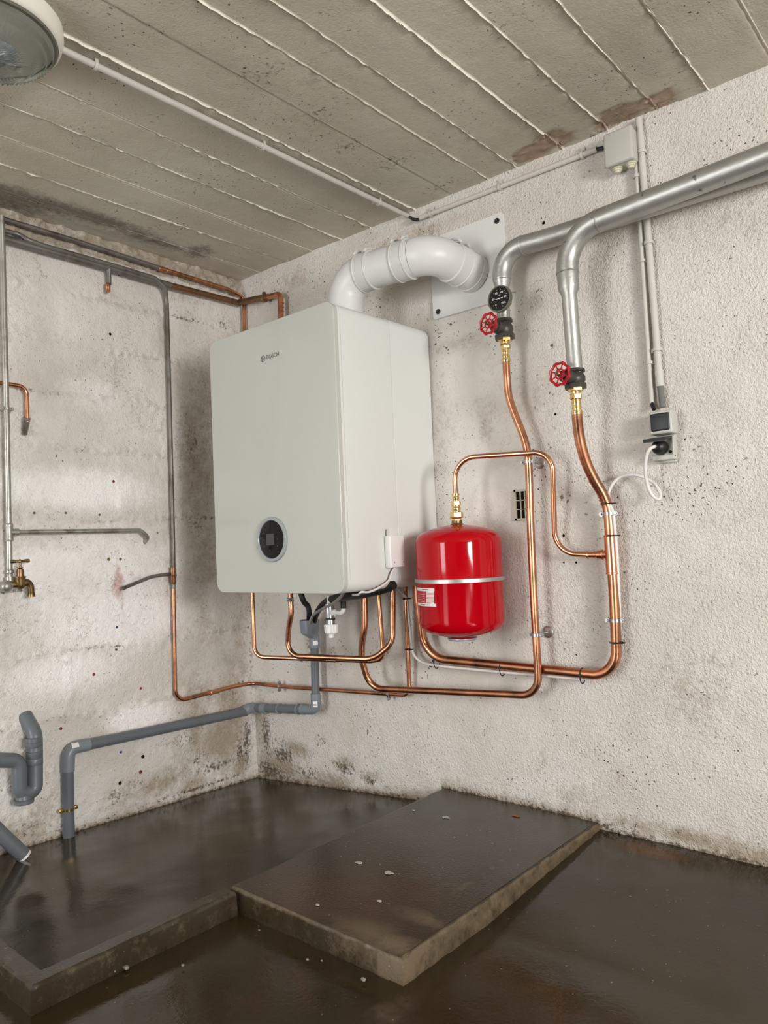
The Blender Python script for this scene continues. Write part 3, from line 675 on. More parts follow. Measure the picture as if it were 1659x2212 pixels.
# receiver box on the boiler side
a0 = Q(832, 1228, BX1); a1 = Q(860, 1160, BX1)
rx = thing('receiver_box', 'small white control box with short aerial stuck low on the boiler side', 'control box', (BX1, (a0.y + a1.y) / 2, a0.z))
y0, y1, z0, z1 = min(a0.y, a1.y) + .0, max(a0.y, a1.y) - .002, a0.z + .002, a1.z + .004
q = MB(); q.box((BX1 + .0005, y0, z0), (BX1 + .026, y1, z1), .003); put('housing', q.mesh(), 'white_plastic', rx)
q = MB(); q.lathe((BX1 + .010, y0 + .008, z1), (0, 0, 1), [(0, .0045), (.012, .0042), (.022, .003), (.023, .0)], 14); put('aerial', q.mesh(), 'socket_grey', rx)
for yy in (y0 + .016, y1 - .006):
    q = MB(); q.lathe((BX1 + .026, yy, z0 + .016), (1, 0, 0), [(0, .003), (.0008, .003), (.0009, .0015)], 12); put('screw', q.mesh(), 'ring_grey', rx)
pts = [(BX1 + .012, (y0 + y1) / 2 + .004, z0 + .004)] + [Q(u, v, BX1 + .014) for u, v in ((846, 1238), (840, 1254), (818, 1270), (796, 1279), (781, 1279))] + [Vector((1.02, -.40, .828)), Vector((.98, -.38, .826))]
q = MB(); q.tube(smooth_path(pts), .0035, 10); tag(put('signal_cable', q.mesh(), 'cable_white'), 'thin white cable looping from the small control box under the boiler bottom edge', 'cable')

# ================================================================== FLUE
A0 = Vector((.862, -.237, 1.722)); A1 = Vector((.868, -.236, 1.895)); A2 = Vector((1.212, -.197, 1.893)); A3 = Vector((1.236, -.005, 1.866))
flue = thing('flue_pipe', 'fat white plastic flue pipe bending from the boiler top to the white wall plate', 'flue', A0)
path = fillet([A0, A1, A2, A3], [.085, .080], 14)
RF = .0605
q = MB(); q.tube(path[:17], RF, 40); put('lower_elbow', q.mesh(), 'flue_white', flue)
q = MB(); q.tube(path[15:18], RF - .0025, 40); put('straight_tube', q.mesh(), 'flue_tube', flue)
q = MB(); q.tube(path[16:], RF + .0008, 40); put('upper_elbow', q.mesh(), 'flue_white', flue)
q = MB(); q.lathe(A0, (0, 0, 1), [(0, .074), (.008, .074), (.014, .068), (.024, .0665), (.026, RF)], 40); put('base_socket', q.mesh(), 'flue_white', flue)
dX = (A2 - A1).normalized(); dY = (A3 - A2).normalized()
def collar(base, d, L_, r, mk='flue_collar'):
    q = MB(); q.lathe(base, d, [(0, r - .003), (.001, r + .0012), (.004, r + .0018), (.006, r), (L_ - .006, r), (L_ - .004, r + .0018), (L_ - .001, r + .0012), (L_, r - .003)], 40)
    c = put('collar', q.mesh(), mk, flue)
    for t in (.004, L_ - .004):                          # locking lugs on top of each bead
        b_ = base + d * t; side = d.cross(Vector((0, 0, 1))).normalized()
        q = MB(); pts = [b_ + Vector((0, 0, 1)) * math.cos(a) * (r + .006) + side * math.sin(a) * (r + .006) for a in np.linspace(.1, .75, 6)]
        q.tube(pts, .0048, 8, rad=[.003, .0062, .0036, .0034, .0062, .003]); put('locking_lug', q.mesh(), 'flue_white', c)
    return c
c1 = A1 + dX * .070; collar(c1, dX, .052, RF + .0035)
c2 = A1 + dX * .218; collar(c2, dX, .050, RF + .0040)
c3 = A2 + dY * .082; collar(c3, dY, .050, RF + .0040, 'flue_white')
q = MB(); q.lathe(A3 - dY * .020, dY, [(0, RF), (.001, RF + .004), (.022, RF + .004)], 40); put('wall_socket', q.mesh(), 'flue_white', flue)
# wall plate
pl = thing('flue_wall_plate', 'square pale grey plate on the white wall where the flue passes through', 'plate', (1.213, 0, 1.752))
q = MB(); o = rrect(1.214, 1.892, .298, .284, .010, 5); q.prism([(x, .003, z) for x, z in o], (0, -.013, 0)); put('plate', q.mesh(), 'plate', pl)
for (x, z) in ((1.088, 1.773), (1.340, 2.010), (1.088, 2.010), (1.340, 1.773)):
    q = MB(); q.lathe((x, -.009, z), (0, -1, 0), [(0, .0095), (.003, .009), (.0042, .006), (.003, .004)], 18); put('screw_cap', q.mesh(), 'black_rubber', pl)

# ================================================================== EXPANSION TANK
TA = P(993, 1255, -.152); TR = .134
tz1 = P(986, 1134, -.152).z; tz0 = P(1003, 1378, -.152).z
tank = thing('expansion_tank', 'glossy red cylindrical expansion tank fixed to the wall right of the boiler', 'tank', (TA.x, TA.y, tz0))
H = tz1 - tz0
prof = [(0, .034), (.004, .036), (.006, .050), (.014, .085), (.024, .112), (.034, .126), (.048, .1325), (.060, TR)]
prof += [(H * .5 - .001, TR), (H * .5, TR + .0004), (H * .5 + .001, TR)]
prof += [(H - .058, TR), (H - .045, .1325), (H - .032, .126), (H - .022, .114), (H - .012, .088), (H - .004, .055), (H, .024), (H + .002, .018)]
q = MB(); q.lathe((TA.x, TA.y, tz0), (0, 0, 1), prof, 72); put('body', q.mesh(), 'red_tank', tank)
q = MB(); q.lathe((TA.x, TA.y, tz0 - .006), (0, 0, 1), [(0, .042), (.004, .046), (.007, .046)], 40); put('bottom_cap', q.mesh(), 'ring_grey', tank)
q = MB(); q.lathe((TA.x, TA.y, tz1 - .004), (0, 0, 1), [(0, .024), (.006, .021), (.010, .0165), (.018, .0165)], 28); put('neck', q.mesh(), 'copper_old', tank)
def on_tank(az0, az1, z0, z1, r, mk, parent, name, n=14):
    q = MB(); vs = []
    for z in (z0, z1):
        for k in range(n + 1):
            a = az0 + (az1 - az0) * k / n; vs.append((TA.x + r * math.cos(a), TA.y + r * math.sin(a), z))
    q.add(vs, [(k, k + 1, n + 2 + k, n + 1 + k) for k in range(n)]); return put(name, q.mesh(), mk, parent)
D = math.radians
lz1 = P(925, 1270, -.27).z; lz0 = P(925, 1309, -.27).z; LH = lz1 - lz0
la0, la1 = D(-135), D(-89)
lab = on_tank(la0, la1, lz1 - LH * .17, lz1, TR + .0008, 'label_white', tank, 'label')
on_tank(la0, la1 + .03, lz0, lz0 + LH * .16, TR + .0008, 'label_white', lab, 'label_band')
on_tank(la0, la1 - D(15), lz0 + LH * .16, lz1 - LH * .17, TR + .0006, 'label_red', lab, 'label_field')
on_tank(la1 - D(15), la1 - .02, lz0 + LH * .16, lz1 - LH * .17, TR + .0008, 'label_white', lab, 'label_table')
for k in range(8):
    z = lz0 + LH * (.20 + .075 * k); on_tank(la1 - D(14.5), la1 - .03, z, z + .0011, TR + .0011, 'label_red', lab, 'printed_line', 6)
for k in range(5):
    z = lz0 + LH * (.24 + .10 * k); on_tank(la0 + .1, la1 - D(18), z, z + .0008, TR + .0009, 'label_white', lab, 'printed_line', 6)
on_tank(la1 - D(24), la1 - D(10), lz1 - LH * .10, lz1 - LH * .06, TR + .0011, 'ink', lab, 'printed_line', 6)
on_tank(la1 - D(30), la1 - D(8), lz0 + LH * .07, lz0 + LH * .10, TR + .0011, 'ink', lab, 'printed_line', 6)
# strap
sz = TA.z + .006
q = MB(); n = 72; pr = [(-.0065, TR + .0005), (-.0055, TR + .0065), (.0055, TR + .0065), (.0065, TR + .0005)]
q.lathe((TA.x, TA.y, sz), (0, 0, 1), pr, n, cap=False)
st = thing('tank_strap', 'grey metal band clamping the red tank round its middle to the wall', 'strap', (TA.x, TA.y, sz))
put('band', q.mesh(), 'strap', st)
q = MB(); q.box((TA.x - .02, TA.y + TR, sz - .012), (TA.x + .02, .004, sz + .012), .001); put('wall_bracket', q.mesh(), 'strap', st)

# ================================================================== BRASS FITTING BUILDERS
def hexnut(q, base, axis, L_, r):
    a = Vector(axis).normalized(); q.lathe(base, a, [(0, r * .90), (L_ * .12, r), (L_ * .88, r), (L_, r * .90)], 6); return q
def px_axis(u0, v0, u1, v1, y):
    return P(u0, v0, y), P(u1, v1, y)
# union on top of the tank
b0 = P(986, 1132, -.152); ax = Vector((TA.x, TA.y, 0)); 
def zt(v): return P(986, v, -.152).z
un = thing('tank_union', 'tall brass union fitting on the red tank neck', 'pipe fitting', (TA.x, TA.y, zt(1132)))
T0 = Vector((TA.x, TA.y, 0))
for (va, vb, r, hx, nm) in ((1129, 1119, .0155, 1, 'hex_nut'), (1119, 1106, .0215, 1, 'hex_nut'), (1106, 1092, .0135, 0, 'sleeve'), (1092, 1082, .0160, 1, 'hex_nut'), (1082, 1070, .0105, 0, 'sleeve'), (1071, 1066, .0118, 0, 'compression_ring')):
    q = MB(); za, zb = zt(va), zt(vb)
    if hx: hexnut(q, (T0.x, T0.y, za), (0, 0, 1), zb - za, r)
    else: q.lathe((T0.x, T0.y, za), (0, 0, 1), [(0, r), ((zb - za) * .3, r), ((zb - za) * .4, r * 1.1), ((zb - za) * .6, r * 1.1), ((zb - za) * .7, r), (zb - za, r)], 24)
    put(nm, q.mesh(), 'brass', un)

# ================================================================== COPPER PIPES
def UP(u, v, y):
    p = P(u, v, y); p.z = BZ0 + .002; return p
R28, R22, R15 = .0148, .0116, .0080
def pipe(name, label, cat, pts, r, mk, seg=16, origin=None):
    q = MB(); q.tube(pts, r, seg); me = q.mesh()
    t = thing(name, label, cat, pts[0] if origin is None else origin)
    put('pipe', me, mk, t); return t
def sleeve(parent, at_, axis, L_, r, mk='copper_bright', name='coupling', beads=2):
    a = Vector(axis).normalized(); b_ = Vector(at_) - a * L_ / 2; q = MB()
    if beads == 2: pr = [(0, r), (.001, r + .0014), (.004, r + .0014), (.0055, r), (L_ - .0055, r), (L_ - .004, r + .0014), (L_ - .001, r + .0014), (L_, r)]
    else: pr = [(0, r), (.0012, r + .0016), (.0045, r + .0016), (.006, r), (L_, r)]
    q.lathe(b_, a, pr, 24); return put(name, q.mesh(), mk, parent)
YA, YB = -.075, -.045
# flow pipe from the thermometer valve down round to the boiler
ptsA = smooth_path([P(1093, 776, -.085), P(1095, 815, -.085), P(1099, 855, -.083), P(1111, 893, -.08), P(1126, 930, -.077), P(1137, 965, YA), P(1142, 1005, YA), P(1145, 1100, YA), P(1149, 1200, YA), P(1153, 1290, YA)])
ptsA2 = fillet([P(1153, 1290, YA), P(1165, 1503, YA), Vector((P(800, 1487, -.085).x, -.085, P(800, 1487, -.085).z)), P(781, 1425, -.12)], [.062, .055], 12)
ptsA3 = smooth_path([P(781, 1425, -.12), P(782, 1390, -.125), P(788, 1350, -.13), P(788, 1310, -.13), P(787, 1285, -.13), UP(787, 1285, -.13)])
flow = pipe('copper_pipe', 'copper pipe from the thermometer valve down, left along the wall and up under the boiler', 'pipe', ptsA + ptsA2[1:] + ptsA3[1:], R22, 'copper')
# return pipe from the second valve
ptsB = smooth_path([P(1246, 888, -.143), P(1249, 925, -.130), P(1256, 965, -.115), P(1268, 1003, -.095), P(1284, 1037, -.075), P(1303, 1070, -.055), P(1313, 1100, YB), P(1317, 1140, YB), P(1321, 1200, YB), P(1326, 1280, YB), P(1329, 1340, YB)])
ptsB2 = fillet([P(1329, 1340, YB), P(1333, 1462, YB), P(918, 1421, -.05), P(902, 1290, -.085)], [.075, .085], 12)
back = pipe('copper_pipe', 'thick copper pipe from the lower red-wheel valve, down and left behind the red tank', 'pipe', ptsB + ptsB2[1:] + [UP(902, 1290, -.085)], R28, 'copper')
dB = (P(1326, 1280, YB) - P(1317, 1140, YB)).normalized(); tee = P(1320.5, 1198, YB)
sleeve(back, tee, dB, .112, R28 + .0026, name='tee_body')
# expansion line
rb = .035
ptsE = [Vector((TA.x, TA.y, zt(1072))), Vector((TA.x, TA.y, zt(1035)))]
e_top = P(1000, 983, -.150)
ptsE = fillet([Vector((TA.x, TA.y, zt(1076))), Vector((TA.x + .0, TA.y, P(985, 989, -.152).z)), P(1193, 975, -.090), P(1199, 1195, -.050), P(1272, 1198.5, YB)], [.068, .055, .065], 12)
exp = pipe('copper_pipe', 'thin copper pipe arching from the red tank over the riser to the tee', 'pipe', ptsE, R15, 'copper_bright')
sleeve(exp, P(1277, 1198.5, YB), (1, 0, 0), .026, R15 + .0012)
q = MB(); q.lathe(P(1283, 1198.5, YB), (1, 0, 0), [(0, R15 + .001), (.008, R15 + .001), (.012, R22 + .001), (.022, R22 + .001), (.024, R22 + .003), (.028, R22 + .003), (.030, R22), (.045, R22 + .001)], 24); put('tee_branch', q.mesh(), 'copper_bright', back)
# C : thin pipe, left connector -> along -> up
pC = fillet([UP(545.5, 1290, -.30), P(545.5, 1290, -.30), P(550, 1419, -.30), P(800, 1428, -.12), P(829, 1424, -.115), P(818, 1290, -.115), UP(818, 1290, -.115)], [.5, .040, .03, .035, .2], 8)
C_ = pipe('copper_pipe', 'thin copper pipe from the boiler left edge down and right, behind the grey waste pipe', 'pipe', pC, R15, 'copper_bright')
dC = (P(800, 1428, -.12) - P(550, 1421, -.30)).normalized()
sleeve(C_, P(716, 1425.2, -.18), dC, .034, R15 + .0012)
# D : heavier pipe in front
pD = smooth_path([UP(627.5, 1290, -.30), P(627.5, 1292, -.30), P(629, 1325, -.30), P(624, 1355, -.295), P(622, 1385, -.29)])
pD2 = fillet([P(622, 1385, -.29), P(625, 1417, -.29), P(806, 1424, -.185), P(848, 1390, -.16), P(849, 1300, -.14), UP(849, 1300, -.14)], [.045, .10, .06, .2], 10)
D_ = pipe('copper_pipe', 'copper pipe under the boiler crossing in front of the grey waste pipe', 'pipe', pD + pD2[1:], .0095, 'copper')
q = MB(); q.lathe(P(627.5, 1300, -.30), (0, 0, 1), [(0, .0115), (.004, .0125), (.006, .011), (.010, .011), (.012, .0125), (.016, .0115)], 20); put('joint_ring', q.mesh(), 'steel', D_)
# E : thin gas/cold pipe, boiler -> down -> left round the corner -> up the left wall
eq = Q(375, 1500, .022)
pE = fillet([UP(877, 1300, -.047), P(878, 1330, -.045), P(885, 1502, -.03), P(610, 1483, -.03), Vector((.022, -.03, P(556, 1477, -.03).z)), Q(500, 1484, .022), Q(379, 1516, .022), Q(375, 1268, .022)], [.5, .035, .3, .045, .3, .045], 10)
E_ = pipe('copper_pipe', 'thin copper pipe running low round the corner and up the left wall', 'pipe', pE, R15, 'copper')
sleeve(E_, Q(463, 1494.5, .022), (Q(500, 1484, .022) - Q(430, 1503, .022)), .045, R15 + .0012, 'copper')
# old painted riser continuing upward on the left wall
pF = fillet([Q(375, 1272, .022), Q(374, 1180, .022), Q(365, 820, .022), Q(360, 650, .024), Q(357, 622, .045), Q(335, 601, .047), Q(250, 575, .047), Q(95, 531, .047), Q(62, 519, .047), Q(40, 506, .03), Q(-20, 491, .03)], [.5, .5, .3, .03, .03, .3, .3, .03, .04, .04], 6)
F_ = pipe('old_riser_pipe', 'tarnished grey pipe rising up the left wall and turning left under the ceiling', 'pipe', pF, .0088, 'galv_old')
p0 = Q(374, 1243, .022); q = MB(); q.lathe((p0.x, p0.y, p0.z - .035), (0, 0, 1), [(0, .010), (.01, .0125), (.03, .013), (.035, .015), (.04, .013), (.058, .0125), (.068, .010)], 18); put('tee_fitting', q.mesh(), 'copper_old', F_)
pts = smooth_path([Q(373, 1240, .022), Q(350, 1242, .024), Q(325, 1247, .03), Q(300, 1257, .035), Q(266, 1271, .045)])
q = MB(); q.tube(pts, .008, 14, rad=[.0068] * (len(pts) - 3) + [.0065, .0075, .0085]); put('cut_branch', q.mesh(), 'galv_old', F_)
q = MB(); q.lathe(Q(375, 1150, .022) , (0, 0, 1), [(0, .010), (.02, .010)], 14)
# top pipes on the left wall
pT1 = fillet([Q(-20, 465, .035), Q(160, 519, .035), Q(345, 579, .035)], [.3], 5)
T1 = pipe('grey_ceiling_pipe', 'grey pipe nearest the ceiling on the left wall, turning to copper', 'pipe', pT1, .0088, 'galv_old')
pT1b = fillet([Q(340, 577.5, .035), Q(490, 624, .035), Q(527, 642, .035), Q(527.5, 740, .035), Vector((.035, Q(527.5, 740, .035).y, 1.0))], [.3, .035, .3, .3], 8)
q = MB(); q.tube(pT1b, .0080, 16); put('copper_section', q.mesh(), 'copper', T1)
sleeve(T1, Q(352, 581.5, .035), Q(490, 624, .035) - Q(340, 578, .035), .040, .0096, 'copper')
pT3 = fillet([Q(-20, 507, .034), Q(180, 563, .034), Q(368, 617, .034)], [.4], 5)
T3 = pipe('thick_ceiling_pipe', 'thick lowest ceiling pipe, grey then brown, with a copper elbow behind the boiler', 'pipe', pT3, .0135, 'galv_old')
cz = Q(522, 655, .034)
pT3b = fillet([Q(364, 616, .034), Q(524, 656, .034), Vector((.034, -.036, Q(540, 660, .034).z)), P(583, 643, -.036)], [.4, .4], 5)
pT3b = [Q(364, 616, .034), Q(518, 655, .034)] + fillet([Q(518, 655, .034), Vector((.04, -.040, cz.z)), P(580, 641, -.040)], [.02], 6)[1:]
q = MB(); q.tube(pT3b, .0130, 18); put('brown_section', q.mesh(), 'copper_old', T3)
pe = fillet([P(574, 643, -.040), P(606, 634, -.040), P(607, 700, -.040), Vector((P(607, 700, -.040).x, -.040, 1.15))], [.022, .3], 8)
q = MB(); q.tube(pe, .0115, 18); put('copper_elbow', q.mesh(), 'copper', T3)
for v in (655, 664, 673):
    p = P(607, v, -.040); q = MB(); q.lathe((p.x, p.y, p.z - .002), (0, 0, 1), [(0, .0115), (.001, .0130), (.004, .0130), (.005, .0115)], 18); put('bead', q.mesh(), 'copper', T3)
p = Q(235, 578, .034); q = MB(); Ls = p.z - Q(233, 612, .034).z + .008; q.lathe((p.x, p.y, p.z + .004), (0, 0, -1), [(0, .0125), (.016, .0125), (.030, .0085), (Ls, .0080)], 18); put('capped_stub', q.mesh(), 'galv_old', T3)
p = Q(233, 612, .034); q = MB(); q.lathe((p.x, p.y, p.z), (0, 0, -1), [(0, .0082), (.004, .0098), (.008, .0088), (.014, .0100), (.018, .0088), (.032, .0088), (.034, .005)], 18); put('stub_cap', q.mesh(), 'copper', T3)
p = P(571, 645, -.040); q = MB(); q.lathe(p - Vector((.006, 0, 0)), (1, 0, 0), [(0, .0165), (.012, .0165)], 18); q.box((p.x - .003, p.y + .01, p.z - .004), (p.x + .003, .008, p.z + .004)); 
q.box((p.x - .008, p.y - .006, p.z + .014), (p.x + .006, p.y + .006, p.z + .028), .002)
tag(put('pipe_clamp', q.mesh(), 'brass_old'), 'tarnished clamp round the brown pipe in the corner above the boiler', 'pipe clamp', 'pipe clamps')

# grey vertical pipe at the far left with branch and tap
pV = fillet([Q(3, 466, .055), Q(6, 560, .040), Q(14, 900, .034), Q(21, 1254, .034)], [.2, .5], 6)
V1 = pipe('grey_riser_pipe', 'galvanised pipe down the far left of the left wall to the tap', 'pipe', pV, .0098, 'galv_light')
p = Q(19.5, 1150, .034)
q = MB(); q.lathe((p.x, p.y, p.z - .03), (0, 0, 1), [(0, .0115), (.004, .0135), (.010, .0135), (.014, .0125), (.046, .0125), (.050, .0135), (.056, .0135), (.060, .0115)], 22); put('tee_fitting', q.mesh(), 'galv_light', V1)
q = MB(); q.lathe(p, (0, 1, 0), [(0, .011), (.018, .012), (.024, .0125), (.030, .0125), (.032, .010)], 20); put('tee_branch', q.mesh(), 'galv_light', V1)
pB_ = fillet([Q(30, 1149.5, .034), Q(304, 1146, .034), Q(313, 1150, .034) + Vector((0, .012, -.02)), Vector((-.002, Q(315, 1172, .01).y, Q(315, 1172, .01).z))], [.022, .02], 8)
q = MB(); q.tube(pB_, .0085, 16); put('side_branch', q.mesh(), 'galv_light', V1)
p = Q(21, 1236, .034); q = MB(); q.lathe((p.x, p.y, p.z - .004), (0, 0, 1), [(0, .0125), (.002, .0145), (.010, .0145), (.012, .0125)], 22)
put('collar', q.mesh(), 'galv_light', V1)
e0 = Q(21, 1246, .034); e1 = e0 + Vector((0, 0, -.018))
pe = fillet([e0, e1 + Vector((0, 0, -.006)), e1 + Vector((.022, -.014, -.012))], [.014], 8)
q = MB(); q.tube(pe, .0145, 20)
bm = bmesh.new(); bmesh.ops.create_uvsphere(bm, u_segments=24, v_segments=14, radius=.0195)
cc = Q(13, 1267, .046)
for vv in bm.verts: vv.co = Vector((vv.co.x, vv.co.y, vv.co.z * 1.05)) + cc
q.bmadd(bm); put('elbow', q.mesh(), 'galv_light', V1)
# bib tap
tc = Q(45, 1262, .052)
tap = thing('bib_tap', 'old brass tap with T-handle at the foot of the far left pipe', 'tap', tc)
def TZv(v): return Q(46, v, .052).z
q = MB(); X, Y_ = tc.x, tc.y
q.lathe((X, Y_ - .002, TZv(1272)), (0, 0, 1), [(0, .008), (.006, .014), (.014, .0165), (TZv(1250) - TZv(1272), .0165), (TZv(1247) - TZv(1272), .0185), (TZv(1245) - TZv(1272), .0185)], 22)
q.lathe(Vector((X, Y_ - .035, TZv(1262))), (0, 1, 0), [(0, .011), (.03, .012)], 18)
sp = smooth_path([Vector((X, Y_, TZv(1262))), Vector((X, Y_ + .018, TZv(1259))), Vector((X, Y_ + .030, TZv(1266))), Vector((X, Y_ + .0335, TZv(1280)))])
q.tube(sp, .0105, 18, rad=[.0135 - .0035 * i / len(sp) for i in range(len(sp))])
put('body', q.mesh(), 'brass_old', tap)
q = MB(); q.lathe((X, Y_ + .0335, TZv(1291)), (0, 0, 1), [(0, .0125), (.006, .0125), (.013, .0110), (.018, .0095)], 20); put('spout_ring', q.mesh(), 'brass_old', tap)
q = MB(); q.lathe((X, Y_ - .001, TZv(1245)), (0, 0, 1), [(0, .0120), (.014, .0118), (.024, .0100), (.027, .006), (.029, .0095), (.031, .0095), (.032, .0040), (.045, .0040)], 18); put('bonnet', q.mesh(), 'copper_old', tap)
hz = TZv(1212); q = MB(); q.lathe((X, Y_ - .001 - .030, hz), (0, 1, 0), [(0, .0058), (.006, .0066), (.024, .0042), (.030, .0068), (.036, .0042), (.054, .0066), (.060, .0058)], 16); put('handle', q.mesh(), 'brass_old', tap)
# copper stub with grey threaded sleeve
pS = fillet([Q(-20, 826, .030), Q(10, 828, .028), Q(57, 836, .026), Q(59, 912, .026)], [.2, .028], 8)
S_ = pipe('copper_stub_pipe', 'short copper pipe end bending down on the far left, into a grey ribbed sleeve', 'pipe', pS, .0072, 'copper')
p = Q(58, 902, .026); q = MB(); L_ = .062; pr = []
for k in range(15): pr += [(L_ * k / 15, .0128 - .00024 * k), (L_ * (k + .5) / 15, .0112 - .00024 * k)]
q.lathe((p.x, p.y, p.z), (-.38, 0, -1), pr, 18); put('ribbed_sleeve', q.mesh(), 'galv_light', S_)

# ================================================================== CLAMPS AND TIES
def ring_clamp(c, axis, r, wall_dir, wall_dist, label, mk='steel', plate=0.0, ears=True, group='pipe clamps'):
    a = Vector(axis).normalized(); wd = Vector(wall_dir); t = thing('pipe_clamp', label, 'pipe clamp', c, group)
    q = MB(); q.lathe(Vector(c) - a * .005, a, [(0, r + .0004), (.0005, r + .0026), (.0095, r + .0026), (.010, r + .0004)], 26, cap=False)
    side = a.cross(wd).normalized()
    if ears:
        for s in (-1, 1):
            b_ = Vector(c) + side * s * (r + .007)
            q.lathe(b_ - wd * .006, wd, [(0, .0068), (.010, .0068)], 10)
    put('ring', q.mesh(), mk, t)
    if ears:
        for s in (-1, 1):
            q = MB(); b_ = Vector(c) + side * s * (r + .007); q.lathe(b_ - wd * .010, wd, [(0, .0040), (.003, .0044), (.004, .0044)], 10)
            put('screw', q.mesh(), 'strap' if mk == 'steel' else mk, t)
    q = MB(); q.lathe(Vector(c) + wd * r, wd, [(0, .0045), (max(.004, wall_dist - r + .003), .0045)], 10); put('stud', q.mesh(), mk, t)
    if plate:
        q = MB(); q.lathe(Vector(c) + wd * (wall_dist - .010), wd, [(0, .010), (.003, plate * .9), (.0045, plate), (.012, plate)], 26); put('wall_rosette', q.mesh(), 'strap', t)
    return t
Yd = (0, 1, 0)
ring_clamp(P(1315.5, 1110, YB), dB, R28, Yd, .045, 'steel clamp high on the thick right-hand copper pipe, below the bend')
ring_clamp(P(1329, 1340, YB), dB, R28, Yd, .045, 'steel clamp low on the thick right-hand copper pipe')
dA = (P(1160, 1372, YA) - P(1141, 1000, YA)).normalized()
ring_clamp(P(1141.5, 998, YA), dA, R22, Yd, .075, 'steel clamp with round rosette where the thin pipe crosses the copper riser', plate=.0175)
ring_clamp(P(1158.5, 1371, YA), dA, R22, Yd, .075, 'steel clamp with round rosette low on the riser right of the red tank', plate=.0185)
ring_clamp(P(604, 1482.5, -.03), (1, 0, 0), R15, Yd, .03, 'steel clamp on the thin low copper pipe near the corner')
ring_clamp(P(840, 1499.5, -.03), (1, 0, 0), R15, Yd, .03, 'steel clamp at the right end of the thin low copper pipe')
ring_clamp(Q(14, 883, .034), (0, 0, 1), .0098, (-1, 0, 0), .034, 'small steel clamp on the grey pipe at the far left', mk='galv_light')
def tie(c, axis, r, off, label):
    a = Vector(axis).normalized(); side = Vector(off); n = 28; pts = []
    side_l = side.length; s = side.normalized() if side_l else a.orthogonal(); o = a.cross(s)
    for k in range(n):
        th = 2 * PI * k / n; rr = r + .0022
        pts.append(Vector(c) + s * (math.cos(th) * rr + (side_l if math.cos(th) > 0 else 0) * abs(math.cos(th)) ** .5) + o * math.sin(th) * rr)
    q = MB(); q.tube(pts, .0017, 6, closed=True)
    h = Vector(c) - Vector((0, 1, 0)) * (r + .003); q.box(h - Vector((.0035, .002, .003)), h + Vector((.0035, .002, .003)))
    tag(put('cable_tie', q.mesh(), 'black_rubber'), label, 'cable tie', 'black cable ties')
dH = (P(1250, 1455, YB) - P(960, 1428, -.049)).normalized()
tie(P(1311, 1088, -.048), dB, R28, (.010, 0, 0), 'black cable tie at the top bend, where the cord meets the thick pipe')
tie(P(1319, 1157, YB), dB, R28, (.010, 0, 0), 'black cable tie just above the copper tee')
tie(P(1331, 1388, YB), dB, R28, (.008, 0, 0), 'black cable tie below the lowest clamp of the right-hand pipe')
tie(P(1258, 1456, YB), dH, R28, (0, 0, -.010), 'black cable tie right of the riser, on the bottom pipe run')
tie(P(1085, 1441, -.047), dH, R28, (0, 0, -.010), 'black cable tie on the bottom pipe run below the red tank')
tie(P(943, 1426, -.049), dH, R28, (0, 0, -.010), 'black cable tie at the left bend of the bottom pipe run')
tie(P(876.5, 1293, -.047), (0, 0, 1), R15, (.010, 0, 0), 'upper black cable tie on the thin pipe just under the boiler')
tie(P(881.5, 1402, -.038), (0, 0, 1), R15, (.010, 0, 0), 'lower black cable tie on the thin pipe left of the red tank')

# ================================================================== GALVANISED HEADER PIPES AND VALVES
def gpipe(name, label, vert, horiz, yv, rw, rn, v_red0, v_red1, uvert):
    pass
# front pipe (lower valve)
g2v = P(1242, 800, -.143); g2b = P(1229, 640, -.143); g2c = P(1226, 590, -.143); gc = P(1222, 505, -.143)
gR = P(1480, 405, -.143); gR2 = P(1660, 336, -.143); dirR = (gR2 - gR).normalized(); endR = gR + dirR * 1.6
crn = gR - dirR * ((gR - P(1226, 510, -.143)).length)
bend = fillet([g2c, crn, gR, endR], [.105, .3], 16)
G2 = thing('galvanised_pipe', 'front fat silver-painted pipe from the right edge, bending down to the lower valve', 'pipe', g2v)
q = MB(); q.tube(bend, .0305, 32); put('header', q.mesh(), 'alu_paint', G2)
ax2 = (g2c - g2v).normalized(); Ln = (g2c - g2v).length
q = MB(); q.lathe(g2v - ax2 * .01, ax2, [(0, .0215), (Ln - .052, .0215), (Ln - .040, .0275), (Ln - .028, .0298), (Ln + .008, .0305)], 32); put('reducer', q.mesh(), 'alu_paint', G2)
def weld(parent, c, axis, r, amp=.0016):
    a = Vector(axis).normalized(); u = a.orthogonal().normalized(); w_ = a.cross(u); pts = []
    for k in range(40):
        th = 2 * PI * k / 40; pts.append(Vector(c) + (u * math.cos(th) + w_ * math.sin(th)) * (r + .0003) + a * .0015 * noise.noise(Vector((k * .5, r * 99, c[0] * 9))))
    q = MB(); q.tube(pts, amp, 6, closed=True, rad=[amp * (1 + .5 * noise.noise(Vector((k * .9, 3, c[2] * 7)))) for k in range(40)]); put('weld_seam', q.mesh(), 'alu_paint', parent)
weld(G2, g2c, ax2, .0303, .0014); weld(G2, g2v + ax2 * (Ln - .055), ax2, .0215, .0026)
i0 = 1 + 16; weld(G2, bend[i0 + 0], bend[i0 + 1] - bend[i0 - 1] if i0 + 1 < len(bend) else dirR, .0303, .0020)
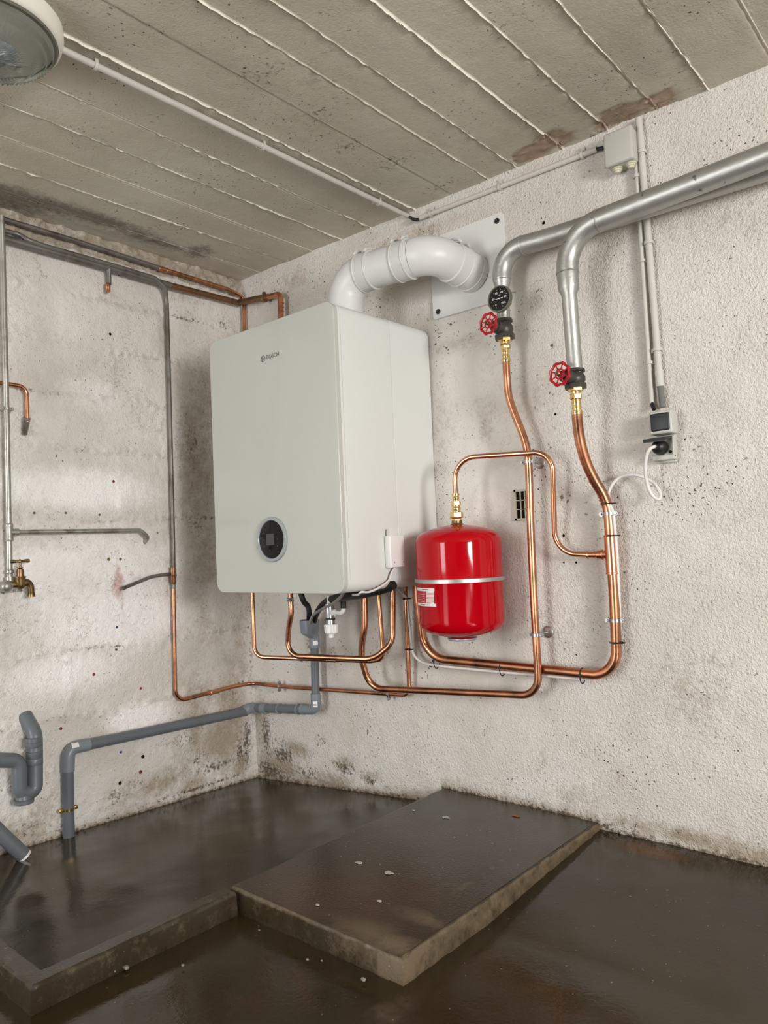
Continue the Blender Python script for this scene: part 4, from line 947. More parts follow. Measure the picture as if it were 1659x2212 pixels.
# rear pipe (thermometer valve)
YG = -.085
g1v = P(1088, 692, YG); g1c = P(1084, 603, YG); q1 = P(1150, 530, YG)
h0 = P(1200, 513, YG); h1 = P(1659, 391, YG)
h0 = P(1180, 516, -.075); zr = h0.z + .018
cr1 = P(1083, 548, YG)
hR = h0 + (P(1659, 364, -.078) - h0) * 2.2
bend1 = fillet([g1c, P(1084, 542, YG), h0, hR], [.095, .3], 16)
G1 = thing('galvanised_pipe', 'rear fat silver-painted pipe bending down to the thermometer and upper valve', 'pipe', g1v)
q = MB(); q.tube(bend1, .0290, 32); put('header', q.mesh(), 'alu_paint', G1)
ax1 = (g1c - g1v).normalized(); L1 = (g1c - g1v).length
q = MB(); q.lathe(g1v - ax1 * .01, ax1, [(0, .0205), (L1 - .018, .0205), (L1 - .004, .026), (L1 + .012, .0290)], 32); put('reducer', q.mesh(), 'alu_paint', G1)
weld(G1, g1c - ax1 * .004, ax1, .0265, .0018); weld(G1, bend1[17], dirR, .0288, .0020)
# thermometer
tcx = P(1078, 645, -.155)
th_ = thing('dial_thermometer', 'round black-faced dial thermometer on the rear silver pipe above the red handwheel', 'thermometer', tcx)
RG = .0405
q = MB(); q.lathe(tcx + Vector((0, .026, 0)), (0, -1, 0), [(-.034, .008), (.010, .008), (.012, RG - .004), (.014, RG - .001), (.024, RG), (.028, RG - .001), (.028, RG - .0040), (.0245, RG - .0045)], 48); put('bezel', q.mesh(), 'bezel', th_)
fy = tcx.y + .026 - .0250
q = MB(); q.lathe((tcx.x, fy + .002, tcx.z), (0, -1, 0), [(0, RG - .0042), (.002, RG - .0042)], 48); dial = put('dial_face', q.mesh(), 'dial', th_, smooth=False)
def dang(t): return D(232 - t * 2.84)      # 0..100 deg C
q = MB()
for t in range(-5, 111, 10):
    a = dang(t); r0, r1 = .0262, .0290; d = Vector((math.cos(a), 0, math.sin(a)))
    q.tube([Vector((tcx.x, fy - .0004, tcx.z)) + d * r0, Vector((tcx.x, fy - .0004, tcx.z)) + d * r1], .00045, 4)
put('scale_marks', q.mesh(), 'chalk', dial, smooth=False)
for t in (0, 20, 40, 60, 80, 100):
    a = dang(t); d = Vector((math.cos(a), 0, math.sin(a))) * (.0205 if t < 100 else .0195)
    put('numeral', text_mesh(str(t), .0088, frame(Vector((tcx.x, fy - .0003, tcx.z)) + d, (1, 0, 0), (0, 0, 1)), .0002), 'chalk', dial, smooth=False)
put('numeral', text_mesh('°C', .0065, frame(Vector((tcx.x + .001, fy - .0003, tcx.z + .0095)), (1, 0, 0), (0, 0, 1)), .0002), 'chalk', dial, smooth=False)
q = MB(); a = D(2); d = Vector((math.cos(a), 0, math.sin(a))); c = Vector((tcx.x, fy - .0016, tcx.z))
q.tube([c - d * .024, c, c + d * .013], .0006, 5, rad=[.0004, .0009, .0013]); q.lathe(c + Vector((0, .001, 0)), (0, -1, 0), [(0, .0022), (.0015, .0018)], 12); put('needle', q.mesh(), 'chalk', dial)
# gate valves
def valve(label, top, bot, r, wheel_px, ywheel, grp=None):
    top = Vector(top); bot = Vector(bot); a = (top - bot).normalized(); H_ = (top - bot).length
    v = thing('gate_valve', label, 'valve', bot)
    mid = (top + bot) / 2
    q = MB(); q.lathe(bot, a, [(0, r * 1.28), (H_ * .22, r * 1.30), (H_ * .26, r * 1.02), (H_ * .45, r * 1.08), (H_ * .62, r * 1.02), (H_ * .80, r * .98), (H_ * .84, r * 1.22), (H_ * .97, r * 1.22), (H_, r * 1.05)], 8)
    q.lathe(bot + a * H_ * .2, a, [(0, r * .9), (H_ * .2, r * 1.15), (H_ * .4, r * 1.15), (H_ * .6, r * .9)], 24)
    wc = P(wheel_px[0], wheel_px[1], ywheel)
    ax = (wc - mid); ax = Vector((ax.x * .55, ax.y, ax.z * .5)).normalized()
    d0 = wc - ax * ((wc - mid).length)
    q.lathe(mid, (wc - mid), [(0, r * .9), (r * 1.35, r * .86), (r * 1.6, r * .80)], 24)
    put('body', q.mesh(), 'iron', v)
    n_ = (wc - mid).normalized(); Lw = (wc - mid).length
    q = MB(); hexnut(q, mid + n_ * r * 1.5, n_, .010, r * .78); q.lathe(mid + n_ * (r * 1.5 + .010), n_, [(0, r * .5), (.010, r * .42), (.012, r * .3)], 16); put('bonnet', q.mesh(), 'iron', v)
    q = MB(); q.lathe(mid + n_ * r * 1.5, n_, [(0, .0045), (Lw - r * 1.5 + .004, .0045), (Lw - r * 1.5 + .0075, .0075), (Lw - r * 1.5 + .010, .006)], 14); put('spindle', q.mesh(), 'brass_old', v)
    # eight-lobed handwheel facing out from the wall
    f_ = Vector((-.12, -1, .0)).normalized(); u = Vector((0, 0, 1)); w_ = f_.cross(u).normalized(); u = w_.cross(f_)
    WR = .0315; pts = []
    for k in range(96):
        th = 2 * PI * k / 96; rr = WR * (1 - .085 * (.5 + .5 * math.cos(8 * th)))
        pts.append(wc + u * math.cos(th) * rr + w_ * math.sin(th) * rr + f_ * .000)
    q = MB(); q.tube(pts, .0029, 8, closed=True, rad=[.0034 + .0010 * (.5 - .5 * math.cos(8 * 2 * PI * k / 96)) for k in range(96)])
    rim_in = [wc + f_ * .0 + u * math.cos(t) * .0135 + w_ * math.sin(t) * .0135 for t in np.linspace(0, 2 * PI, 41)[:-1]]
    q.tube(rim_in, .0022, 8, closed=True)
    for k in range(8):
        th = 2 * PI * (k + .5) / 8; d = u * math.cos(th) + w_ * math.sin(th)
        q.tube([wc + d * .013, wc + d * .023 + f_ * .0004, wc + d * (WR - .0005)], .0024, 8, rad=[.0024, .0018, .0028])
    for k in range(4):
        th = PI / 2 * k; d = u * math.cos(th) + w_ * math.sin(th); q.tube([wc + d * .004, wc + d * .013], .0028, 8)
    q.lathe(wc - f_ * .004, f_, [(0, .0060), (.007, .0055)], 14)
    put('handwheel', q.mesh(), 'red_wheel', v); return v
V1t, V1b = P(1087, 690, YG), P(1091, 733, YG)
valve('dark iron gate valve with red handwheel, directly under the dial thermometer', V1t, V1b, .0240, (1055, 699), -.152)
V2t, V2b = P(1241, 798, -.143), P(1244, 840, -.143)
valve('dark iron gate valve with red handwheel, right and lower, on the front silver pipe', V2t, V2b, .0245, (1209, 808), -.200)
def brass_run(label, u, rows, y, mk='brass'):
    b_ = P(u[0], rows[0][0], y); t = thing('brass_adapter', label, 'pipe fitting', P(u[1], rows[-1][1], y))
    for (va, vb, r, hx, nm) in rows:
        f0 = (va - rows[0][0]) / (rows[-1][1] - rows[0][0]); f1 = (vb - rows[0][0]) / (rows[-1][1] - rows[0][0])
        pa = P(u[0] + (u[1] - u[0]) * f0, va, y); pb = P(u[0] + (u[1] - u[0]) * f1, vb, y); d = pb - pa; Lk = d.length
        q = MB()
        if hx: hexnut(q, pa, d, Lk, r)
        else: q.lathe(pa, d, [(0, r * .98), (Lk * .2, r), (Lk * .35, r * 1.0), (Lk * .4, r * 1.08), (Lk * .6, r * 1.08), (Lk * .65, r), (Lk, r * .98)], 24)
        put(nm, q.mesh(), mk, t)
    return t
brass_run('stack of brass fittings below the upper gate valve', (1091, 1093), [(731, 738, .0225, 1, 'hex_bush'), (738, 743, .0130, 0, 'sleeve'), (743, 754, .0165, 1, 'hex_nut'), (754, 766, .0118, 0, 'sleeve'), (766, 774, .0118, 0, 'sleeve'), (774, 782, .0135, 0, 'compression_ring')], -.085)
brass_run('stack of brass fittings below the lower gate valve', (1243, 1246.5), [(838, 846, .0225, 1, 'hex_bush'), (846, 851, .0135, 0, 'sleeve'), (851, 863, .0172, 1, 'hex_nut'), (863, 876, .0128, 0, 'sleeve'), (876, 887, .0128, 0, 'sleeve'), (887, 896, .0155, 0, 'compression_ring')], -.143)

# ================================================================== GREY WASTE PIPES
wy = -.052
w_top = P(679, 1392, wy); w_bot = P(683, 1531, wy)
wc_x = .032
cz1 = P(556, 1532, wy).z
W_ = thing('waste_pipe', 'long grey plastic waste pipe running from under the boiler round the corner to the floor', 'pipe', w_bot)
q = MB(); q.tube([w_top, P(682, 1505, wy)], .0160, 26); put('downpipe', q.mesh(), 'pvc', W_)
pw = fillet([P(681.5, 1498, wy), P(683, 1533, wy), P(655, 1532.5, wy)], [.030], 10)
q = MB(); q.tube(pw, .0195, 26); put('elbow', q.mesh(), 'pvc_light', W_)
cor = Vector((.052, wy, P(560, 1531, wy).z)); q1_ = Q(528, 1537, .030); q2_ = Q(165, 1614, .030)
q = MB(); q.tube([P(660, 1532.5, wy), cor], .0185, 26); put('wall_run', q.mesh(), 'pvc', W_)
for (u, v, r, L_) in ((572, 1530, .0222, .032), (604, 1531, .0215, .007), (645, 1532, .0215, .007), (656, 1532, .0215, .016)):
    p = P(u, v, wy); q = MB(); q.lathe(p - Vector((L_ / 2, 0, 0)), (1, 0, 0), [(0, r), (L_, r)], 26); put('socket_ring', q.mesh(), 'pvc_light', W_)
pc = fillet([cor + Vector((.03, 0, 0)), cor + Vector((-.018, 0, 0)), q1_], [.03], 8)
q = MB(); q.tube(pc, .0215, 26); put('corner_bend', q.mesh(), 'pvc_light', W_)
q = MB(); q.tube([q1_ + (q1_ - q2_).normalized() * .01, q2_], .0195, 26); put('sloping_run', q.mesh(), 'pvc', W_)
q3_ = Q(141, 1640, .030); q4_ = Q(140, 1818, .030); q4_.z = tray_z(q4_.x, q4_.y) - .002
dn_ = Vector((.03, q3_.y, 0))
cr_ = q2_ + (q2_ - q1_).normalized() * .028
q3v = Vector((.030, cr_.y - .004, cr_.z - .075)); 
pw = fillet([q2_ + (q1_ - q2_).normalized() * .045, cr_, q3v], [.030], 10)
q = MB(); q.tube(pw, .0220, 26); put('elbow', q.mesh(), 'pvc_light', W_)
foot = Vector((.030, q3v.y - .002, tray_z(.03, q3v.y) - .003))
q = MB(); q.tube([q3v + Vector((0, 0, .01)), foot], .0195, 26); put('floor_drop', q.mesh(), 'pvc', W_)
for (c, d, L_, w2, r) in ((Q(541, 1533, .05), q2_ - q1_, .022, 1.2, .0220), (Q(163, 1611, .05), q2_ - q1_, .026, .8, .0224)):
    d = Vector(d).normalized(); u = Vector((1, 0, 0)); u = (u - d * u.dot(d)).normalized(); w3 = d.cross(u); cc = Vector(c); cc = Vector((.03, cc.y, cc.z))
    # centre line point nearest
    t_ = (cc - q1_).dot(d); base = q1_ + d * t_; vs = []
    for e in (-.5, .5):
        for k in range(9):
            a = -1.5 + w2 * k / 8 if w3.z > 0 else 1.5 - w2 * k / 8
            a = math.copysign(1, w3.z) * (.2 + w2 * k / 8)
            vs.append(base + d * L_ * e + (u * math.cos(a) + w3 * math.sin(a)) * (r + .0006))
    q = MB(); q.add(vs, [(k, k + 1, 10 + k, 9 + k) for k in range(8)]); put('sticker', q.mesh(), 'label_white', W_)
def band_patch(c, ax_, r, a0, a1, L_, mk, parent, name, ref):
    d = Vector(ax_).normalized(); u = Vector(ref); u = (u - d * u.dot(d)).normalized(); w3 = d.cross(u); vs = []
    for e in (-.5, .5):
        for k in range(9):
            a = a0 + (a1 - a0) * k / 8; vs.append(Vector(c) + d * L_ * e + (u * math.cos(a) + w3 * math.sin(a)) * r)
    q = MB(); q.add(vs, [(k, k + 1, 10 + k, 9 + k) for k in range(8)]); return put(name, q.mesh(), mk, parent)
view = (.66, -.75, 0)
s_ = band_patch(P(683, 1519, wy), (0, 0, 1), .0203, -.6, .35, .022, 'label_white', W_, 'sticker', view)
for k in range(3): band_patch(P(683, 1519, wy) + Vector((0, 0, .005 - .005 * k)), (0, 0, 1), .0206, -.45, .1 + .1 * k, .0012, 'ink', s_, 'printed_line', view)
# tundish
tcu = P(668, 1340, wy - .012); zt0 = P(668, 1339, wy - .012).z; zt1 = P(668, 1366, wy).z; zt2 = P(679, 1378, wy).z; zt3 = P(679, 1399, wy).z
tun = thing('tundish', 'grey plastic cup that catches the drain hoses under the boiler', 'tundish', (tcu.x, tcu.y, zt3))
q = MB(); q.lathe((tcu.x, tcu.y, zt1), (0, 0, 1), [(0, .035), (zt0 - zt1 - .002, .0385), (zt0 - zt1, .0385), (zt0 - zt1, .0350), (.004, .033)], 36, cap=False); q.lathe((tcu.x, tcu.y, zt1 + .003), (0, 0, 1), [(0, .031), (.001, .031)], 36)
put('cup', q.mesh(), 'pvc_light', tun)
wx = P(679, 1385, wy); n = 30; vs = []
for (cxx, cyy, zz, r) in ((tcu.x, tcu.y, zt1 + .001, .0325), (tcu.x + .002, tcu.y, zt1 - .004, .031), ((tcu.x + wx.x) / 2 + .003, (tcu.y + wx.y) / 2, (zt1 + zt2) / 2 - .002, .026), (wx.x, wx.y, zt2, .0205), (wx.x, wx.y, zt3, .0200)):
    vs += [(cxx + r * math.cos(2 * PI * k / n), cyy + r * math.sin(2 * PI * k / n), zz) for k in range(n)]
q = MB(); q.add(vs, [(i * n + k, i * n + (k + 1) % n, (i + 1) * n + (k + 1) % n, (i + 1) * n + k) for i in range(4) for k in range(n)]); put('cone', q.mesh(), 'pvc_light', tun)
band_patch((wx.x, wx.y, (zt2 + zt3) / 2 + .002), (0, 0, 1), .0207, -.1, .8, .017, 'label_white', tun, 'sticker', view)
q = MB(); p = Vector((tcu.x, tcu.y, (zt0 + zt1) / 2 - .003)) + Vector((-.2, -1, 0)).normalized() * .034; q.lathe(p, (-.2, -1, 0), [(0, .005), (.0014, .004), (.002, .0)], 12); put('vent_pip', q.mesh(), 'pvc_light', tun)
# hoses
cup = Vector((tcu.x, tcu.y, zt0))
q = MB(); q.tube(smooth_path([Vector((P(646, 1285, -.2).x, -.2, .845)), P(655, 1297, -.19), P(665, 1310, -.15), P(668, 1330, -.085), cup + Vector((-.008, 0, -.03))]), .0105, 16)
tag(put('drain_hose', q.mesh(), 'black_rubber'), 'short black hose dropping from the boiler into the grey cup', 'hose')
q = MB(); p = P(645, 1286, -.2); q.lathe((p.x, p.y, .850), (.25, .15, -1), [(0, .0165), (.032, .0165), (.034, .0120)], 22); tag(put('hose_collar', q.mesh(), 'grey_hose'), 'stubby grey collar at the boiler bottom on the short black hose', 'hose fitting')
q = MB(); pts = smooth_path([cup + Vector((.014, .004, -.03)), P(682, 1332, -.075), P(690, 1315, -.10), P(708, 1298, -.14), P(738, 1290, -.19), P(770, 1285, -.23), P(800, 1279, -.25), P(835, 1270, -.25), P(850, 1262, -.25)])
q.tube(pts, .012, 16, rad=[.0085 + .0075 * min(1, i / (len(pts) * .55)) for i in range(len(pts))]); tag(put('condensate_hose', q.mesh(), 'black_rubber'), 'thick black hose curving from the grey cup to the right along the boiler bottom', 'hose')
q = MB(); q.tube(smooth_path([cup + Vector((.010, -.014, -.03)), P(672, 1337, -.098), P(681, 1325, -.12), P(702, 1312, -.17), P(720, 1303, -.21), P(737, 1288, -.26), P(746, 1270, -.30)]), .0055, 12)
tag(put('grey_drain_tube', q.mesh(), 'grey_hose'), 'thin grey tube from the grey cup up to the boiler in front of the hoses', 'hose')
# magnetic filter / safety valve with white cap
fc = P(714, 1330, -.16)
def FZ(v): return P(714, v, -.16).z
fil = thing('drain_filter', 'shiny steel filter with ribbed white plastic cap hanging beside the grey cup', 'filter', (fc.x, fc.y, FZ(1375)))
q = MB(); q.lathe((fc.x - .004, fc.y, FZ(1336)), (0, 0, 1), [(0, .0155), (FZ(1304) - FZ(1336), .0155), (FZ(1303) - FZ(1336), .013)], 30); q.lathe((fc.x, fc.y, FZ(1350)), (0, 0, 1), [(0, .0150), (FZ(1338) - FZ(1350), .0150)], 30)
put('steel_body', q.mesh(), 'steel', fil)
q = MB(); q.lathe((fc.x - .001, fc.y, FZ(1339)), (0, 0, 1), [(0, .0175), (FZ(1335) - FZ(1339), .0175)], 24); put('rubber_ring', q.mesh(), 'black_rubber', fil)
q = MB(); n = 64; zc0, zc1 = FZ(1368), FZ(1348); vs = []
for (z, r, am) in ((zc0, .020, .0), (zc0 + .002, .0225, .0012), (zc1 - .003, .0240, .0012), (zc1, .0225, 0), (zc1, .010, 0)):
    vs += [(fc.x + (r + am * math.cos(16 * 2 * PI * k / n)) * math.cos(2 * PI * k / n), fc.y + (r + am * math.cos(16 * 2 * PI * k / n)) * math.sin(2 * PI * k / n), z) for k in range(n)]
q.add(vs, [(i * n + k, i * n + (k + 1) % n, (i + 1) * n + (k + 1) % n, (i + 1) * n + k) for i in range(4) for k in range(n)] + [tuple(range(n))]); q.lathe((fc.x, fc.y, FZ(1377)), (0, 0, 1), [(0, .0095), (FZ(1367) - FZ(1377), .0100)], 20)
put('ribbed_cap', q.mesh(), 'white_plastic', fil)
q = MB(); q.lathe((fc.x - .004, fc.y, FZ(1304)), (0, 0, 1), [(0, .009), (.03, .009)], 18); put('top_stub', q.mesh(), 'white_plastic', fil)
ez = FZ(1323); pe = fillet([Vector((fc.x + .006, fc.y, ez)), P(742, 1324, -.16), P(742, 1306, -.16)], [.016], 8)
q = MB(); q.tube(pe, .0085, 18); q.lathe(Vector((fc.x + .012, fc.y, ez)), (1, 0, 0), [(0, .0115), (.014, .0115)], 20); put('side_elbow', q.mesh(), 'plate', fil)
q = MB(); q.tube([P(742, 1314, -.16), P(741, 1288, -.16)], .0105, 16); put('rubber_cuff', q.mesh(), 'black_rubber', fil)
# trap at far left
tx = .062
s1 = fillet([Q(-40, 1641, tx), Q(41, 1643, tx), Q(43, 1712, tx), Q(76, 1712, tx), Q(76, 1585, tx - .012), Vector((-.01, Q(62, 1548, .02).y, Q(62, 1548, .02).z))], [.030, .024, .024, .06], 9)
SI = thing('waste_trap', 'grey plastic S-shaped waste trap on the left wall near the floor', 'pipe trap', Q(60, 1735, tx))
q = MB(); q.tube(s1, .0235, 26); put('bent_pipe', q.mesh(), 'pvc', SI)
for (u, v, L_, r) in ((74.5, 1637, .042, .0262), (72.5, 1603, .030, .0255)):
    p = Q(u, v, tx - .004); q = MB(); q.lathe((p.x, p.y, p.z - L_ / 2), (0, 0, 1), [(0, r - .001), (.002, r), (L_ * .45, r), (L_ * .5, r - .0015), (L_ * .55, r), (L_, r)], 26); put('socket', q.mesh(), 'pvc', SI)
p = Q(52, 1735, tx); q = MB(); q.lathe((p.x, p.y, p.z), (0, 0, 1), [(0, .0285), (.002, .0305), (.013, .0305), (.014, .024), (.026, .022)], 28); put('cleaning_cap', q.mesh(), 'pvc', SI)
p = Q(53, 1684, .02); q = MB(); q.box((-.004, p.y - .010, p.z - .022), (.012, p.y + .010, p.z + .022), .002); tag(put('wall_bracket', q.mesh(), 'socket_grey'), 'small pale bracket on the wall between the two legs of the grey trap', 'bracket')
# broken pipe on the floor
a_ = Q(-30, 1771, .10); b_ = Z(52, 1849, .045)
q = MB(); q.tube([a_, b_], .0225, 26, caps=False); q.tube([b_, a_], .0195, 26, caps=False); d = (b_ - a_).normalized()
LP = thing('loose_pipe', 'cut-off grey plastic pipe slanting down to the floor at the far left', 'pipe', b_); put('pipe', q.mesh(), 'pvc', LP)
q = MB(); q.lathe(b_ - d * .004, d, [(0, .0227), (.007, .0229), (.008, .0215), (.0075, .0193)], 26, cap=False); put('cut_end', q.mesh(), 'label_white', LP)
# brass clamp on the floor drop
cl = Vector((.030, q3v.y - .002, Q(141, 1754, .05).z))
ring_clamp(cl, (0, 0, 1), .0195, (-1, 0, 0), .03, 'brass clamp near the foot of the grey waste pipe', mk='brass')

# ================================================================== ELECTRICAL
# ceiling lamp
LC = Vector((.925, -1.415, 0)); LZ = ceil_z(LC.x)
lamp = thing('ceiling_lamp', 'round cream ceiling lamp with ribbed clear glass dome, switched off', 'lamp', (LC.x, LC.y, LZ))
RL = .160
q = MB(); q.lathe((LC.x, LC.y, LZ + .004), (0, 0, -1), [(0, RL), (.020, RL + .001), (.036, RL - .003), (.043, RL - .008), (.045, RL - .014), (.043, RL - .018), (.020, RL - .018)], 72, cap=False); put('base', q.mesh(), 'enamel', lamp)
q = MB(); q.lathe((LC.x, LC.y, LZ - .038), (0, 0, -1), [(0, RL - .013), (.004, RL - .011), (.008, RL - .014), (.008, RL - .022)], 72, cap=False); put('gasket', q.mesh(), 'bezel', lamp)
n = 288; vs = []; prof = [(0.002, RL - .016), (.006, RL - .018), (.012, RL - .022)]
for k in range(1, 15):
    a = PI / 2 * k / 14; prof.append((.012 + .038 * math.sin(a), (RL - .022) * math.cos(a) ** .75 if k < 14 else 0.002))
q = MB(); vs = []
for i, (t, r) in enumerate(prof):
    for k in range(n):
        th = 2 * PI * k / n; am = .0022 * (.5 + .5 * math.cos(2 * PI * k / 4)) * min(1, r / .05) if i > 3 else 0
        am += .0016 * math.cos(i * 2.2) if i > 2 else 0
        vs.append((LC.x + (r - am) * math.cos(th), LC.y + (r - am) * math.sin(th), LZ - .040 - t + am * 1.5))
q.add(vs, [(i * n + k, i * n + (k + 1) % n, (i + 1) * n + (k + 1) % n, (i + 1) * n + k) for i in range(len(prof) - 1) for k in range(n)]); put('glass_dome', q.mesh(), 'ribbed_glass', lamp)
q = MB(); q.lathe((LC.x, LC.y, LZ - .022), (0, 0, -1), [(0, .138), (.002, .138), (.003, .06), (.004, 0)], 48); put('reflector', q.mesh(), 'conduit', lamp)
q = MB(); q.lathe((LC.x + .0, LC.y + .03, LZ - .032), (0, 0, -1), [(0, .020), (.010, .035), (.020, .040), (.032, .034), (.040, .018), (.042, 0)], 32); put('bulb', q.mesh(), 'ring_grey', lamp)

RC = .0082
# conduit along ceiling
c0 = K(128, 104, .012); c1 = K(888, 470, .012)
q = MB(); q.tube([c0, c1], RC, 16); tag(put('ceiling_conduit', q.mesh(), 'conduit'), 'grey conduit along the ceiling from the round lamp to the wall', 'conduit')
q = MB(); q.tube(smooth_path([c1 - (c1 - c0).normalized() * .01, P(893, 474, -.022), P(905, 474, -.016)]), .0055, 10); tag(put('cable_joint', q.mesh(), 'black_rubber'), 'short black cable between the two grey conduits at the wall corner', 'cable')
w0 = P(899, 474, -.012); w1 = P(1290, 322, -.012)
q = MB(); q.tube([w0, w1], RC, 16); tag(put('wall_conduit', q.mesh(), 'conduit'), 'grey conduit running along the top of the white wall to the junction box', 'conduit')
q = MB(); q.tube([w1 - (w1 - w0).normalized() * .01, P(1302, 320, -.014)], .0062, 10); tag(put('cable_joint', q.mesh(), 'black_rubber'), 'short black cable entering the left side of the junction box', 'cable')
def conduit_clip(c, axis, out, label, r=RC, tab=None):
    a = Vector(axis).normalized(); o = Vector(out).normalized(); s = a.cross(o).normalized(); c = Vector(c)
    q = MB(); pts = []
    for k in range(13):
        th = PI * (-.12 + 1.24 * k / 12); pts.append(c + s * math.cos(th) * (r + .0014) + o * math.sin(th) * (r + .0014))
    pts = [pts[0] - o * .009] + pts + [pts[-1] - o * .009]
    vs = []; 
    for p in pts: vs += [p - a * .004, p + a * .004]
    for p in pts:
        d_ = (p - c); d_ = (d_ - a * d_.dot(a)).normalized(); vs += [p - a * .004 + d_ * .0018, p + a * .004 + d_ * .0018]
    m_ = len(pts); fs = []
    for k in range(m_ - 1):
        fs += [(2 * k, 2 * k + 1, 2 * k + 3, 2 * k + 2), (2 * m_ + 2 * k, 2 * m_ + 2 * k + 2, 2 * m_ + 2 * k + 3, 2 * m_ + 2 * k + 1), (2 * k, 2 * k + 2, 2 * m_ + 2 * k + 2, 2 * m_ + 2 * k), (2 * k + 1, 2 * m_ + 2 * k + 1, 2 * m_ + 2 * k + 3, 2 * k + 3)]
    q.add(vs, fs)
    sg = tab if tab else 1
    b_ = c + s * sg * (r + .008) - o * (r - .002)
    lo = b_ - a * .005 - s * .007 - o * .004; hi = b_ + a * .005 + s * .007 + o * .003
    bm = bmesh.new(); bmesh.ops.create_cube(bm, size=1)
    for vtx in bm.verts: vtx.co = b_ + a * vtx.co.x * .010 + s * vtx.co.y * .016 + o * vtx.co.z * .007
    q.bmadd(bm)
    tag(put('conduit_clip', q.mesh(), 'conduit', smooth=False), label, 'conduit clip', 'conduit clips')
dc_ = c1 - c0; dw_ = w1 - w0
for (u, v, l) in ((205, 141, 'conduit clip on the ceiling nearest the round lamp'), (567, 316, 'conduit clip on the ceiling halfway between the lamp and the wall'), (818, 437, 'conduit clip on the ceiling nearest the wall')):
    conduit_clip(K(u, v, .012), dc_, (0, 0, -1), l, tab=1)
for (u, l) in ((931, 'conduit clip at the left end of the conduit along the wall top'), (1080, 'conduit clip in the middle of the conduit along the wall top'), (1258, 'conduit clip nearest the junction box on the conduit along the wall top')):
    t_ = (u - 899) / 391; conduit_clip(P(u, 474 - 152 * t_, -.012), dw_, (0, -1, 0), l, tab=-1)
# junction box
j0 = P(1300, 345, -.062); j1 = P(1365, 272, -.062)
jx0, jx1 = P(1303, 320, -.062).x, P(1366, 310, -.062).x; jz1 = P(1335, 278, -.062).z; jz0 = P(1335, 352, -.062).z
jb = thing('junction_box', 'square grey electrical junction box under the ceiling at the top of the wall', 'junction box', ((jx0 + jx1) / 2, 0, jz0))
q = MB(); q.box((jx0 + .002, -.052, jz0 + .002), (jx1 - .002, .004, jz1 - .002), .006); put('housing', q.mesh(), 'box_grey', jb)
q = MB(); q.box((jx0, -.063, jz0), (jx1, -.046, jz1), .007); put('lid', q.mesh(), 'box_grey', jb)
for x in (jx0 + .024, jx1 - .020):
    q = MB(); q.lathe((x, -.028, jz0 + .003), (0, 0, -1), [(0, .0150), (.004, .0150), (.005, .012), (.009, .012), (.010, .009), (.014, .0085), (.015, .005)], 22); put('cable_gland', q.mesh(), 'gland', jb)
# vertical conduits
va0, va1 = P(1374, 352, -.014), P(1408, 877, -.014)
q = MB(); q.tube([va0, va1], .0068, 14); tag(put('vertical_conduit', q.mesh(), 'conduit'), 'thinner left vertical conduit from the junction box down to the switch', 'conduit')
q = MB(); q.tube(smooth_path([Vector((jx1 - .020, -.028, jz0 - .010)), P(1362, 352, -.022), va0, va0 + (va1 - va0) * .02]), .0052, 10); tag(put('cable_joint', q.mesh(), 'black_rubber'), 'short black cable from the junction box gland into the thin conduit', 'cable')
vb0, vb1 = P(1379.5, 256, -.016), P(1426, 833, -.016)
q = MB(); q.tube([vb0, vb1], .0095, 16)
VB = thing('vertical_conduit', 'thicker right vertical conduit from the ceiling down to the switch', 'conduit', vb1)
put('tube', q.mesh(), 'conduit', VB)
db = (vb1 - vb0).normalized()
for v in (290, 800): 
    f = (v - 256) / (833 - 256); p = vb0.lerp(vb1, f); q = MB(); q.lathe(p, db, [(0, .0108), (.046, .0108)], 18); put('coupler', q.mesh(), 'conduit', VB)
pr = []; Lf = (P(1432, 884, -.018) - vb1).length
for k in range(22): pr += [(Lf * k / 22, .0088), (Lf * (k + .5) / 22, .0076)]
q = MB(); q.lathe(vb1 - db * .004, P(1432, 884, -.018) - vb1, pr, 18); put('corrugated_end', q.mesh(), 'flex', VB)
q = MB(); q.tube([va1 - (va1 - va0).normalized() * .01, P(1413, 885, -.024)], .0056, 10); tag(put('cable_joint', q.mesh(), 'black_rubber'), 'short black cable from the thin conduit into the switch top', 'cable')
for (u, v, l) in ((1389, 564, 'conduit clip in the middle of the thin vertical conduit'), (1403.5, 784, 'lowest conduit clip of the thin vertical conduit'), (1375.5, 381, 'top conduit clip of the thin vertical conduit')):
    conduit_clip(P(u, v, -.014), va1 - va0, (0, -1, 0), l, r=.0068, tab=-1)
for (v, l) in ((330, 'top conduit clip of the thick vertical conduit'), (528, 'conduit clip on the thick vertical conduit below the silver pipes'), (757, 'lowest conduit clip of the thick vertical conduit')):
    conduit_clip(vb0.lerp(vb1, (v - 256) / (833 - 256)), vb1 - vb0, (0, -1, 0), l, r=.0095, tab=1)
